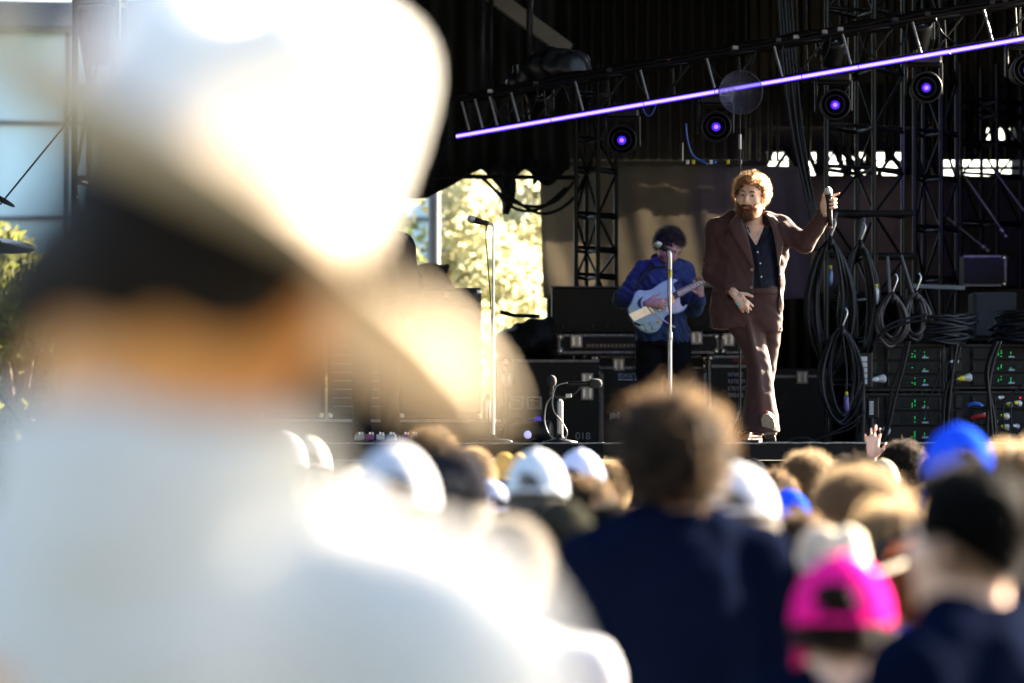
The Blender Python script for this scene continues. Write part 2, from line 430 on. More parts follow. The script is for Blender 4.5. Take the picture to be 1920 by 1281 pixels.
def make_stage():
    m = mat('black_stage_flooring', (.003, .003, .0045), .6, spec=.15, var=.3, vscale=2, bump=.05, bscale=30, wear=(.009, .009, .011), wscale=2)
    xl, xm, xr = -9., P(1131, 0, 25.6).x, 8.
    front = [(xl, 25.75), (xm, 25.75), (xm, 25.36)]
    for i in range(14):
        t = i / 13; front.append((xm + (xr - xm) * t, 25.36 - .16 * math.sin(math.pi * min(1, t * 1.25))))
    poly = front + [(xr, 42), (xl, 42)]
    n = len(poly); b = MB()
    b.add([(x, y, STAGE) for x, y in poly] + [(x, y, STAGE - .11) for x, y in poly],
          [tuple(range(n)), tuple(range(n, 2 * n))[::-1]] + [(i, (i + 1) % n, n + (i + 1) % n, n + i) for i in range(n)])
    deck = b.build('stage_floor', m); tag(deck, kind='structure')
    # frayed pale edge of the flooring, a slightly uneven bead along the front
    eb = MB(); g = random.Random(3); pts = []
    for i in range(len(front) - 1):
        a, c = Vector((*front[i], 0)), Vector((*front[i + 1], 0)); k = max(2, int((c - a).length / .06))
        for j in range(k):
            q = a.lerp(c, j / k); pts.append((q.x, q.y - .004, STAGE + .002 + g.uniform(-.003, .003)))
    eb.tube(pts, .006, 6).build('edge_trim', mat('frayed_grey_edge_tape', (.22, .21, .2), .8, var=.5, vscale=30), deck)
    # skirt below, in folds
    sk = MB(); rows = []
    for z in (STAGE - .112, .9, .02):
        r = []
        for i in range(len(front) - 1):
            a, c = Vector((*front[i], 0)), Vector((*front[i + 1], 0)); k = max(2, int((c - a).length / .03))
            for j in range(k):
                q = a.lerp(c, j / k); r.append((q.x, q.y + .05 + .02 * math.sin(q.x * 40) + .01 * math.sin(q.x * 17), z))
        rows.append(r)
    o = sk.sheet(rows).build('stage_skirt', DRAPE, None, True)
    tag(o, 'pleated black skirt hanging below the stage front edge', 'stage skirt')
make_stage()

def make_roof():
    r = MB().box((-1.6, 29.9, 8.2), (15.6, 21.8, .3)).build('stage_roof', BLACK); tag(r, kind='structure')  # front overhang added out of view to shade the stage
    o = curtain('shadecloth', -9.2, 6.0, 19.1, 5.3, 8.04, DRAPE, .3, .06, nz=3); tag(o, 'black pleated valance added along the unseen roof front to shade the stage', 'shadecloth')  # low drape added above the view to keep front sky light off
    # dark hall added unseen behind the audience to cut sky light
    h = thing('shade_hall', 'unseen dark green hall added behind the audience to darken the stage', 'building', (0, -34, 0))
    MB().box((0, 0, 7.5), (150, 6, 15)).build('wall', mat('dark_green_cladding', (.022, .026, .022), .9, var=.2, vscale=2), h)
    win = MB().box((0, 3.03, 0), (2.2, .08, 1.8), ch=.02).mesh('window', mat('dark_window_glass', (.02, .025, .03), .15, var=.1))
    for i in range(30):
        for j in range(3): inst('window', win, h).location = (-58 + i * 4, 0, 3 + j * 4.2)
    w = MB().box((5.3, 35.35, 4.6 + .8), (.1, 10.1, 7.4)).build('shade_side_wall', DRAPE); tag(w, kind='structure')  # unseen wing wall added to keep the sun off the stage interior
    w = MB().box((-9.3, 29.9, 4.02), (.1, 21.6, 8.0)).build('shade_side_wall', DRAPE); tag(w, kind='structure')  # unseen left wall added to cut side light on the stage
    # columns that carry the roof, out of the picture to either side
    for x, y in ((-9.0, 19.6), (6.0, 19.6), (-9.0, 40.4), (6.0, 40.4)):
        t = thing('roof_tower', 'square black truss tower that carries the stage roof at its corner', 'tower', (x, y, 0), 0, 'towers at the corners of the stage roof')
        for sx in (-.2, .2):
            for sy in (-.2, .2): rod('chord', (sx, sy, 0), (sx, sy, 8.05), .03, BLACKM, t)
        for i in range(16):
            z = .25 + i * .5
            for k, (a, b) in enumerate((((-.2, -.2), (.2, -.2)), ((.2, -.2), (.2, .2)), ((.2, .2), (-.2, .2)), ((-.2, .2), (-.2, -.2)))):
                rod('brace', (*a, z), (*b, z + (.5 if (i + k) % 2 else -.2)), .012, BLACKM, t)
make_roof()

def make_shade_tower():
    t = thing('shade_tower', 'tall black-wrapped speaker tower added out of view to shade the near shoulder', 'speaker tower', (10.9, 11.1, 0), R(-39)); t.scale = (1, 1, .953)  # unseen blocker, its height set to shade the hat wearer's shoulder
    for sx in (-.7, .7):
        for sy in (-.7, .7): rod('leg', (sx, sy, 0), (sx, sy, 6.9), .03, BLACKM, t)
    for k in range(2):
        MB().box((0, (-.72, .72)[k], 2.4), (1.5, .02, 4.6), ch=.004).build('wrap', DRAPE, t); MB().box(((-.72, .72)[k], 0, 2.4), (.02, 1.38, 4.6), ch=.004).build('wrap', DRAPE, t)
    for i in range(6):
        b = MB().box((0, 0, 4.92 + i * .36), (1.34, 1.2, .33), ch=.02).build('speaker_box', BLACKM, t); MB().box((0, -.61, 4.92 + i * .36), (1.24, .02, .27), ch=.004).build('grille', BLACK, b)
    MB().box((0, 0, 6.92), (1.6, 1.6, .06), ch=.01).build('top_frame', BLACKM, t)
make_shade_tower()

def quad_panel(name, x0, y0, x1, y1, Y, mt, th=.03, parent=None):
    a, b = P(x0, y1, Y), P(x1, y0, Y)
    return MB().box(((a.x + b.x) / 2, Y + th / 2, (a.z + b.z) / 2), (b.x - a.x, th, b.z - a.z)).build(name, mt, parent)

def make_back():
    scrim = mat('tan_mesh_scrim', (.34, .31, .265), .9, var=.25, vscale=1.2, bump=.1, bscale=150, trans=.24)
    brown = mat('brown_ply_back_wall', (.10, .072, .048), .8, var=.25, vscale=2, bump=.1, bscale=20)
    # tan scrim stretched behind the band, slightly billowed with soft vertical drag lines
    Y = 38.0; a, b = P(1030, 560, Y), P(1520, 312, Y)
    rows = []
    for j in range(17):
        r = []
        for i in range(81):
            u, v = i / 80, j / 16; x = a.x + (b.x - a.x) * u - (0 if u > .01 else .06 * (1 - v))
            r.append((x - .10 * v * (1 - u) ** 6, Y + .05 * math.sin(u * 21 + .6 * math.sin(v * 4)) * (.3 + v * .7) + .03 * math.sin(u * 50 + v * 5), a.z + (b.z - a.z) * v))
        rows.append(r)
    o = MB().sheet(rows).build('scrim', scrim, None, True, .004)
    tag(o, 'tan mesh scrim stretched behind the guitarist with soft vertical creases', 'scrim')
    o = MB().sheet([[(P(1440 + 44 * i, 0, Y).x, Y + .3 + .04 * math.sin(i * 1.9), P(0, 545 - 55 * j, Y).z) for i in range(9)] for j in range(5)]).build('scrim', mat('grey_mesh_scrim', (.20, .17, .14), .9, var=.25, vscale=2, trans=.4), None, True, .004)
    tag(o, 'grey-brown mesh scrim behind the hanging cable coils and truss towers', 'scrim')
    # black masking below
    a, b = P(1025, 870, 38.6), P(2100, 535, 38.6)
    o = curtain('masking_drape', a.x, b.x, 38.6, STAGE, b.z, DRAPE, .16, .05); tag(o, 'black masking drape hung low behind cases and amplifier racks', 'drape')
    # ribbed black wall, upper centre
    t = thing('ribbed_wall', 'black upper back wall with close vertical ribs above the light truss', 'wall', (P(1230, 0, 39).x, 39, P(0, 300, 39).z))
    w_, h_ = M2PX(345, 39), M2PX(420, 39)
    MB().box((0, .06, h_ / 2), (w_, .06, h_)).build('wall_sheet', mat('black_cladding', (.004, .004, .0045), .6, var=.2, spec=.2), t)
    rib = MB().box((0, 0, h_ / 2), (.045, .05, h_), ch=.008).mesh('rib', mat('black_cladding_rib', (.005, .005, .007), .5, var=.3, spec=.3))
    for i in range(17):
        o = inst('rib', rib, t); o.location = (-w_ / 2 + .06 + i * .113, 0, 0)
    # brown wall seen between pipes, upper right
    t = thing('ply_wall', 'brown plywood upper back wall seen between dark vertical pipes', 'wall', (P(1660, 0, 39.6).x, 39.6, P(0, 163, 39.6).z))
    W, H = M2PX(560, 39.6), M2PX(320, 39.6); n = 7
    sheet = MB().box((0, 0, H / 2), (W / n - .012, .03, H), ch=.004).mesh('panel', brown)
    MB().box((0, .06, H / 2), (W, .04, H + .1)).build('backing', BLACK, t)
    for i in range(n): inst('panel', sheet, t).location = (-W / 2 + (i + .5) * W / n, .002 * (i % 2), 0)
    # black mid band (catwalk beam) under it with the light coming through below
    o = quad_panel('catwalk_beam', 1385, 156, 2100, 238, 38.9, BLACK, .2); tag(o, 'deep black catwalk beam crossing behind the towers', 'beam')
    o = quad_panel('infill_panel', 1765, 284, 2100, 300, 38.75, BLACK, .05); tag(o, 'long black infill panel above the long bright slit', 'panel')
    o = quad_panel('infill_panel', 1795, 232, 1848, 266, 38.75, BLACK, .05); tag(o, 'black infill panel left of the small bright gaps', 'panel')
    o = quad_panel('catwalk_beam', 1385, 262, 2100, 284, 38.9, BLACK, .2); tag(o, 'shallow black catwalk beam just above the bright slits', 'beam')
    o = quad_panel('fascia_board', 1030, 236, 1800, 268, 39.2, BLACK, .05); tag(o, 'long black fascia board behind the moving lights', 'board')
    o = quad_panel('fascia_board', 1030, 262, 1440, 319, 39.3, BLACK, .05); tag(o, 'black fascia board above the tan scrim', 'board')
    for i, (x0, x1) in enumerate(((1385, 1436), (1478, 1510), (1530, 1552), (1585, 1598), (1622, 1640), (1690, 1768))):
        o = quad_panel('infill_panel', x0, 284, x1, 330, 38.7, BLACK, .03)
        tag(o, 'black infill panel between the bright slits behind the towers', 'panel', 'infill panels between the bright slits')
    o = quad_panel('infill_panel', 1400, 300, 1720, 303, 38.8, BLACK, .02); tag(o, 'thin black rail across the bright slits behind the towers', 'rail')
    g = random.Random(12)
    for i in range(15):
        x = 1440 + i * 22 + g.uniform(-6, 6); up = g.choice((-1, 1)); l = g.uniform(12, 26)
        o = MB().cyl(P(x - l * up, 338, 38.45), P(x + l * up, 276, 38.45), g.uniform(.012, .034), 6).build('rear_brace', BLACKM, None, True); tag(o, 'slanting black brace crossing the bright slits behind the towers', 'brace', 'braces crossing the bright slits')
    for i in range(9):
        x = 1848 + i * 12 + g.uniform(-3, 3); l = g.uniform(-9, 9)
        o = MB().cyl(P(x - l, 270, 38.45), P(x + l, 232, 38.45), g.uniform(.012, .03), 6).build('rear_brace', BLACKM, None, True); tag(o, 'slanting black brace crossing the small bright gaps', 'brace', 'braces crossing the small gaps')
    # right: dark wall under the long bright slit
    o = quad_panel('rear_wall', 1765, 330, 2100, 560, 39.0, mat('charcoal_rear_wall', (.03, .028, .026), .7, var=.3, vscale=1.5), .1)
    tag(o, 'charcoal rear wall below the long bright slit at the right', 'wall')
    o = quad_panel('slit_rail', 1765, 312, 2100, 318, 38.7, BLACK, .05); tag(o, 'black rail dividing the long bright slit in two', 'rail')
    # upper-left black tarpaulin drape with sagging torn bottom edge
    def low(u):
        px = 560 + 505 * u
        if px < 800: y = 372
        elif px < 900: y = 372 - (px - 800) * .55
        else: y = 318 + 30 * abs(math.sin((px - 900) / 26.)) ** 1.5
        return P(0, y, 35.5).z
    o = curtain('tarpaulin', P(560, 0, 35.5).x, P(1068, 0, 35.5).x, 35.5, low, 7.9, mat('black_tarpaulin', (.005, .005, .005), .7, var=.3, vscale=2, bump=.15, bscale=6), .35, .06, nx=260, seed=3)
    tag(o, 'black tarpaulin hanging from the roof with a sagging ragged lower edge', 'tarpaulin')
    for i, (x, y0, y1, w_) in enumerate(((947, 312, 402, 34), (1000, 300, 345, 16))):
        b = MB(); rows = []
        for j in range(9):
            v = j / 8; ww = M2PX(w_, 35.2) * (1 - .7 * v ** 2) * .5; c = P(x + 6 * math.sin(v * 3), y0 + (y1 - y0) * v, 35.2)
            rows.append([(c.x + ww * s, 35.2 + .04 * math.cos(s * 3 + v * 4), c.z) for s in (-1, -.5, 0, .5, 1)])
        o = b.sheet(rows).build('cloth_tail', MATS['black_tarpaulin'], None, True, .01)
        tag(o, ('long twisted' if i == 0 else 'short') + ' tail of black cloth hanging from the tarpaulin edge', 'cloth')
    # pale roof beam of the hall behind, running down to the right
    a, b = P(905, -22, 35.0), P(1066, 96, 35.0); M = (b - a)
    m = MB().box((0, 0, 0), (M.length, .12, M2PX(30, 35.0)), ch=.01)
    o = m.build('roof_beam', mat('grey_painted_beam', (.26, .23, .21), .7, var=.15, vscale=3)); o.location = (a + b) / 2; o.rotation_euler = (0, -math.atan2(M.z, M.x), 0)
    tag(o, 'pale grey roof beam slanting down behind the light truss', 'beam')
make_back()

# ================================================================ outside: hall with glass wall and sunlit trees on the open left side
def make_building():
    t = thing('glass_building', 'pale blue glass-walled hall with dark mullions beyond the trees', 'building', (-12, 95, 0))
    wallm = mat('pale_render_wall', (.45, .43, .40), .8, var=.1); glass = mat('pale_blue_glazing', (.32, .45, .52), .15, var=.08, vscale=.3, spec=.8)
    mul = mat('dark_mullion', (.07, .07, .08), .5, metal=.4, var=.1)
    MB().box((0, 3, 6.0), (22, 5.6, 12)).build('wall', wallm, t)
    MB().box((0, 2.6, 12.35), (23, 7, .7), ch=.05).build('roof', mul, t)
    pane = MB().box((0, 0, 0), (1.9, .04, 2.3), ch=.01).mesh('window', glass)
    for i in range(11):
        for j in range(5):
            inst('window', pane, t).location = (-10 + i * 2.0, .16, 1.4 + j * 2.4)
    bar = MB().box((0, 0, 6), (.1, .18, 12)).mesh('mullion', mul)
    for i in range(12): inst('mullion', bar, t).location = (-11 + i * 2.0, .1, 0)
    tr = MB().box((0, 0, 0), (22, .12, .1)).mesh('transom', mul)
    for j in range(6): inst('transom', tr, t).location = (0, .08, .2 + j * 2.4)
make_building()

def leaf_mesh(name, n, clumps, leaf, mt, seed):
    g = np.random.default_rng(seed); C = np.array([c[:3] for c in clumps]); Rr = np.array([c[3] for c in clumps])
    k = g.integers(0, len(C), n); v = g.normal(size=(n, 3)); v /= np.linalg.norm(v, axis=1, keepdims=True)
    p = C[k] + v * (Rr[k] * g.uniform(.3, 1.05, n) ** .6)[:, None]
    a = g.normal(size=(n, 3)); a /= np.linalg.norm(a, axis=1, keepdims=True); b = np.cross(a, g.normal(size=(n, 3))); b /= np.linalg.norm(b, axis=1, keepdims=True)
    s = leaf * g.uniform(.6, 1.3, (n, 1))
    V = np.stack([p - a * s, p + b * s * .45, p + a * s, p - b * s * .45], 1).reshape(-1, 3)
    F = np.arange(4 * n).reshape(-1, 4)
    me = bpy.data.meshes.new(name); me.from_pydata(V.tolist(), [], F.tolist()); me.materials.append(mt); return me
def make_tree(loc, h, spread, seed, label, col):
    g = random.Random(seed); t = thing('broadleaf_tree', label, 'tree', loc, 0, 'trees beyond the open side of the stage')
    bark = mat('bark', (.12, .09, .065), .9, var=.3, bump=.5, bscale=20)
    b = MB(); top = Vector((g.uniform(-.3, .3), g.uniform(-.3, .3), h * .75))
    b.tube(smooth_path([(0, 0, -.1), (.05, .05, h * .25), (top.x * .5, top.y * .5, h * .5), top], 5), list(np.linspace(.22, .05, 16)), 8)
    cl = []
    for i in range(26):
        a = g.uniform(0, 6.28); zz = g.uniform(.3, 1.0); rr = spread * math.sqrt(g.random()) * (1.15 - abs(zz - .6) * 1.1)
        c = Vector((math.cos(a) * rr, math.sin(a) * rr, h * zz)); cl.append((*c, g.uniform(.55, 1.0) * spread * .38))
        if i % 2: b.tube(smooth_path([(0, 0, h * (.2 + .3 * g.random())), (c.x * .5, c.y * .5, c.z * .75), c], 4), list(np.linspace(.07, .012, 9)), 5)
    b.build('trunk', bark, t, True)
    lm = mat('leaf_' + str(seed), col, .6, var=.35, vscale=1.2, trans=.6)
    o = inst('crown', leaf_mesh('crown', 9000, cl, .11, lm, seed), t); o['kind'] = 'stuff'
    return t
TREES = [((-1.2, 58), 6.4, 2.1, 'loose tree seen past the microphone, haze glow painted into its yellow-green leaves', (.40, .38, .22)),  # leaf colour paled to stand in for haze and overexposure
         ((.6, 64), 7.0, 2.2, 'tall tree filling the gap beside the tan scrim, haze glow painted into its pale leaves', (.42, .40, .25)),  # pale leaf colour holds the washed-out glow of the gap
         ((-3.6, 61), 6.2, 2.2, 'bushy green tree hidden mostly behind the pale hat crown', (.11, .14, .045)),
         ((-7.2, 56), 4.6, 1.7, 'sunlit bushy tree before the pale blue glass hall', (.15, .16, .04)),
         ((-9.4, 60), 5.0, 2.0, 'yellowish bushy tree farthest from the stage', (.17, .16, .05))]
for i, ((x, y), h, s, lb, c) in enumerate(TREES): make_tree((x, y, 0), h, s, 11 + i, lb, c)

o = MB().cyl(P(814, 900, 45), P(814, 330, 45), M2PX(11, 45), 12).build('post', mat('grey_post', (.16, .16, .17), .6)); tag(o, 'plain grey post standing between the stage and the trees', 'post')
# ================================================================ rigging
VIOLET = (.27, .16, 1.0)
def make_light_truss():
    """raking box truss with a light strip along its lower front edge"""
    A, B = P(858, 256, 30.2), P(2010, 58, 27.9)
    t = thing('lighting_truss', 'long raked black truss edged below with a glowing violet light strip', 'truss', A)
    d = (B - A); L = d.length; d.normalize(); back = Vector((0, 1, 0)); back = (back - d * back.dot(d)).normalized(); up = d.cross(back) * -1
    if up.z < 0: up = -up
    H, W = .285, .29
    pt = lambda s, u, v: d * s + up * u + back * v
    for u, v, r in ((.02, .0, .016), (H, .0, .02), (.02, W, .02), (H, W, .02)):
        rod('chord', pt(0, u, v), pt(L, u, v), r, BLACKM, t)
    n = 13; st = [.08, .20, .33, .52] + [.52 + .56 * (i + 1) * L / L for i in range(8)]
    greyt = mat('grey_truss_tube', (.20, .21, .23), .45, metal=.4, var=.3, wear=(.06, .06, .07), wscale=20)
    for i, s in enumerate(st):
        if s > L: break
        lean = .035
        rod('upright', pt(s, H - .02, -.012), pt(s + lean, .03, -.012), .0095, greyt, t)
        rod('upright', pt(s + .14, H, W), pt(s + .12, .02, W), .009, BLACKM, t)
        rod('brace', pt(s, H, 0), pt(s + .28, H, W), .01, BLACKM, t)
        rod('brace', pt(s + .02, .02, W * .9), pt(s + .3, H, W), .009, DARKM, t)
        rod('brace', pt(s, .02, 0), pt(s, .02, W), .009, BLACKM, t)
    # dark rail on top, with clamps and cable runs
    o = MB().tube([pt(s, H + .03 + .006 * math.sin(s * 21), -.01) for s in np.linspace(0, L, 80)], .014, 6).build('cable_run', RUBBER, t)
    o = MB().tube([pt(s, H + .045 + .009 * math.sin(s * 13 + 1), .06) for s in np.linspace(.3, L, 80)], .017, 6).build('cable_run', RUBBER, t)
    g = random.Random(5)
    for i in range(16):
        s = g.uniform(.2, L - .1); q = pt(s, H + .02, -.01)
        MB().box(q, (.05, .05, .035), ch=.006).build('clamp', DARKM if i % 3 else ALU, t)
    for i in range(7):   # drooping loops of cable inside the truss
        s = .3 + i * .62; q = [pt(s, H, .1), pt(s + .06, .1 + .05 * g.random(), .08), pt(s + .2, .04, .1), pt(s + .34, .15, .12), pt(s + .4, H, .1)]
        MB().tube(smooth_path(q, 5), .006, 5).build('cable_loop', RUBBERB, t)
    # strip: wider blue-emitting backing, violet diffuser in sections with a small joint between
    led = mat('violet_strip_diffuser', (.5, .4, .9), .4, var=0, emit=(.50, .36, 1.0), estr=.12)
    ledb = mat('violet_strip_edge', (.1, .06, .5), .4, var=0, emit=(.06, .02, 1.0), estr=.09)
    s0, k = 0., 0
    for s1 in (.84, 1.64, 2.24, 2.96, 3.42, 4.15, L):
        a, b = pt(s0 + .004, 0, -.03), pt(s1 - .004, 0, -.03); M = Matrix((d, back, up)).transposed()
        ch = MB().box((a + b) / 2 + back * .006, ((b - a).length, .012, .036), M=M).build('light_strip', ledb, t)
        MB().box((a + b) / 2 - back * .004, ((b - a).length, .008, .021), M=M, ch=.002).build('diffuser', led, ch)
        s0 = s1
    return A, d, up, back, L
LT = make_light_truss()

def moving_head(px, py, Y, label, lit=True, yaw=0., pitch=0., scale=1., lens_col=(.20, .04, 1.0), strength=10., hang=True):
    """automated spotlight: base, yoke, drum-shaped head, lens; hangs from the truss"""
    c = P(px, py, Y); t = thing('moving_light', label, 'stage light', c, yaw, 'moving stage lights'); t.scale = (scale,) * 3
    if hang:
        MB().box((0, .02, .25), (.30, .20, .09), ch=.02).build('base', BLACKM, t)
        for s in (-.07, .07): MB().box((s, .02, .318), (.03, .05, .05), ch=.006).build('hook_clamp', DARKM, t)
    y = MB()
    for s in (-1, 1): y.box((s * .152, .02, .09), (.026, .09, .28), ch=.008)
    y.box((0, .02, .205), (.31, .09, .03), ch=.008); y.build('yoke', BLACKM, t)
    hd = thing_part('head', t); hd.rotation_euler = (pitch, 0, 0)
    MB().lathe([(.075, .24), (.1, .2), (.118, .05), (.13, -.07), (.138, -.12), (.138, -.165), (.125, -.17), (.118, -.155), (.112, -.13)], (0, 0, 0), (0, 1, 0), 28).build('shell', BLACKM, hd, True)
    MB().lathe([(.112, -.152), (.1, -.142), (.05, -.135), (.001, -.133)], (0, 0, 0), (0, 1, 0), 28).build('lens', mat('dark_lens_glass', (.004, .004, .008), .2, var=0, spec=.3), hd, True)
    rg = MB()
    rg.lathe([(.092, -.150), (.088, -.156), (.080, -.156), (.076, -.149)], (0, 0, 0), (0, 1, 0), 28, False).build('lens_ring', mat('dark_ring', (.008, .008, .014), .4, var=.1, spec=.2), hd, True)
    if lit:
        e = mat('violet_lamp_core', (.2, .1, .9), .3, var=0, emit=(.50, .16, 1.0), estr=.085)
        e2 = mat('violet_lamp_halo', (.1, .05, .6), .3, var=0, emit=(.05, .012, 1.0), estr=.05)  # blue halo around the lamp, put in as a glowing disc
        MB().lathe([(.042, -.150), (.036, -.157), (.001, -.158)], (.0, 0, -.004), (0, 1, 0), 18).build('lamp_glow', e2, hd, True)
        MB().lathe([(.021, -.156), (.017, -.162), (.001, -.164)], (.0, 0, -.004), (0, 1, 0), 16).build('lamp', e, hd, True)
    return t
def thing_part(name, parent):
    o = bpy.data.objects.new(name, None); o.empty_display_size = .05; link(o, parent); return o

def lamp_for(t, aim, power, col=(.18, .10, 1.0), size=14):
    ld = bpy.data.lights.new('beam', 'SPOT'); ld.energy = power; ld.color = col; ld.spot_size = R(size); ld.spot_blend = .5; ld.shadow_soft_size = .04
    o = bpy.data.objects.new('beam', ld); link(o); p = Vector(t.location) + Vector((0, -.02, -.2))
    o.location = p; o.rotation_euler = (Vector(aim) - p).to_track_quat('-Z', 'Y').to_euler()
    return o
HEADS = []
for i, (x, y, Yd, lb) in enumerate(((1167, 265, 29.9, 'violet-lit moving light hung nearest the free end of the light truss'),
                                 (1342, 240, 29.5, 'violet-lit moving light hung beside the clear dish stand'),
                                 (1563, 199, 29.0, 'violet-lit moving light hung in front of the square truss tower'),
                                 (1732, 167, 28.6, 'violet-lit moving light hung right of the square truss tower'),
                                 (1921, 134, 28.2, 'violet-lit moving light cut by the picture edge on the light truss'))):
    HEADS.append(moving_head(x, y, Yd, lb, yaw=R(-4 + i * 2), scale=.86))
for i, (x, y, Yd) in enumerate(((1010, 197, 30.3), (1560, 98, 29.4), (1722, 66, 29.0))):
    moving_head(x, y, Yd, ['unlit moving light tucked inside the light truss beside the wrapped bundle', 'unlit moving light sitting above the strip before the square tower', 'unlit moving light sitting above the strip right of the square tower'][i], lit=False, pitch=R(-50), scale=.75, hang=False)
moving_head(182, 60, 34, 'dark moving light hung inside the far left truss frame', lit=False, pitch=R(-80), scale=1.25)

def box_tower(name, label, chords, Y, depth, y_top, rungs, base=True, rr=.022, mt=None, bracing=True):
    mt = mt or DARKM
    xs = [P(c, 0, Y).x for c in chords]; x0 = sum(xs) / len(xs); zt = P(0, y_top, Y).z
    t = thing(name, label, 'truss tower', (x0, Y, STAGE)); n = len(xs)
    ys = [0 if i % 2 == 0 else depth for i in range(n)]
    pts = [(x - x0, yy) for x, yy in zip(xs, ys)]
    for p in pts: rod('chord', (*p, .02), (*p, zt - STAGE), rr, mt, t)
    lv = [P(0, r, Y).z - STAGE for r in rungs]
    for z in lv:
        for i in range(n - 1): rod('rung', (*pts[i], z), (*pts[i + 1], z), rr * .8, BLACKM, t)
        rod('rung', (*pts[0], z + .03), (*pts[-1], z + .03), rr * .8, BLACKM, t)
    if bracing:
        for k in range(len(lv) - 1):
            for i in range(n - 1):
                a, b = (pts[i], pts[i + 1]) if (k + i) % 2 else (pts[i + 1], pts[i])
                rod('brace', (*a, lv[k]), (*b, lv[k + 1]), rr * .6, BLACKM, t)
    if base: MB().box((0, depth / 2, .015), (max(xs) - min(xs) + .2, depth + .2, .03), ch=.005).build('base_plate', BLACKM, t)
    return t
box_tower('truss_tower', 'square black truss tower with grey front pipe behind the raised microphone', (1550, 1617, 1639, 1705), 31.6, .5, -160, (-60, 20, 130, 239, 318, 401, 480, 560, 640, 720), rr=.02)
box_tower('truss_tower', 'slim dark truss mast standing behind the power amplifier racks', (1715, 1740, 1765, 1803), 33.2, .35, -160, (-60, 40, 150, 250, 335, 430, 525, 620, 720), rr=.02, mt=BLACKM)
box_tower('truss_tower', 'dark cross-braced truss mast standing left of the guitarist', (1080, 1101, 1121, 1157), 34.2, .35, 120, (180, 262, 320, 405, 470, 520, 600, 680), rr=.02, mt=BLACKM)
box_tower('truss_tower', 'far black truss tower at the right side with fine rungs', (1802, 1850, 1870, 1925), 36.0, .4, 120, (190, 215, 270, 330, 420), rr=.018, mt=BLACKM)
box_tower('truss_tower', 'black truss frame of two posts at the far left of the stage', (141, 160, 215, 226), 34.0, .4, -100, (-90, 5, 170, 340, 520, 700), rr=.03, mt=BLACKM)

# vertical pipes in the upper part
PIPES = [(905, 34.6, -60, 192, 12, 'thick dark hoist pipe left of the wrapped bundle'), (921, 34.9, -60, 185, 9, 'slim dark hoist pipe beside the thick one'), (993, 34.5, -60, 130, 12, 'dark hoist pipe rising behind the wrapped bundle')]
for (x, Y, y0, y1, w_, lb) in PIPES:
    o = MB().cyl(P(x, y1, Y), P(x, y0, Y), M2PX(w_, Y) / 2, 10).build('hoist_pipe', mat('navy_black_pipe', (.03, .032, .045), .45, metal=.3, var=.2), None, True); tag(o, lb, 'pipe')
for i, (x, w_) in enumerate(((1402, 9), (1422, 7), (1444, 8), (1458, 6), (1500, 10), (1516, 8), (1577, 7), (1590, 6), (1662, 8), (1676, 6), (1725, 9), (1738, 6), (1752, 7), (1778, 10), (1790, 12), (1812, 9), (1832, 8), (1862, 12), (1888, 10), (1910, 8))):
    o = MB().cyl(P(x, 300, 38.2), P(x, -160, 38.2), M2PX(w_, 38.2) / 2, 8).build('rear_pipe', BLACKM, None, True)
    tag(o, 'slim black vertical pipe in front of the brown upper wall', 'pipe', 'black pipes before the brown upper wall')

def cable(name, label, pts, r, mt=None, cat='cable', group=None, n=6, parent=None, seg=8):
    o = MB().tube(smooth_path(pts, seg), r, n).build(name, mt or RUBBER, parent, True)
    if label: tag(o, label, cat, group)
    return o
# diagonal loom hanging from the roof
for k in range(5):
    off = (k - 2) * 6
    cable('cable_loom', 'bundle strand of dark cable slanting down from the roof beside the singer\'s microphone', [P(1467 + off, -60, 30.9 + .02 * (k % 2)), P(1480 + off, 120, 30.9), P(1497 + off * .8, 260, 30.9 + .03 * (k % 2)), P(1522 + off * .5, 390, 30.9), P(1532 + off * .4, 470, 30.9)], .012, RUBBERB, group='strands of the hanging cable loom')
# slack cables by the tarpaulin edge
for i, q in enumerate(([(868, 332), (905, 335), (960, 388), (1010, 392), (1062, 352)], [(905, 332), (935, 362), (985, 386), (1040, 378), (1085, 330)], [(920, 330), (965, 375), (1020, 401), (1075, 372), (1110, 300)])):
    cable('slack_cable', ['slack black cable looping under the tarpaulin to the cross-braced mast', 'upper slack black cable below the ragged tarpaulin', 'lowest slack black cable sagging across the bright gap'][i], [P(x, y, 34.4 + .1 * i) for x, y in q], .016)
o = MB().cyl(P(800, 331, 34.3), P(1080, 333, 34.3), .02, 8).build('cross_bar', BLACKM); tag(o, 'thin black cross bar under the tarpaulin edge', 'bar')

# wrapped bundle: black plastic bag over a fixture on the truss
def wrapped():
    s = SDF((-.5, -.3, -.1), (.5, .3, .45), .016)
    s.ell((.0, 0, .07), (.30, .17, .13), .05); s.ell((.14, 0, .12), (.17, .15, .13), .06); s.ell((.02, 0, .16), (.16, .12, .1), .06); s.cone((-.12, 0, .1), (-.31, 0, -.01), .08, .05, .06)
    s.wrinkle(.016, 20, 3); s.wrinkle(.004, 50, 5)
    c = P(1035, 152, 30.0)
    o = s.build('wrapped_bundle', mat('black_plastic_sheet', (.010, .011, .016), .4, var=.2, bump=.15, bscale=14, spec=.3)); o.location = c
    tag(o, 'crumpled black plastic sheet wrapped over gear on the light truss', 'bundle')
wrapped()

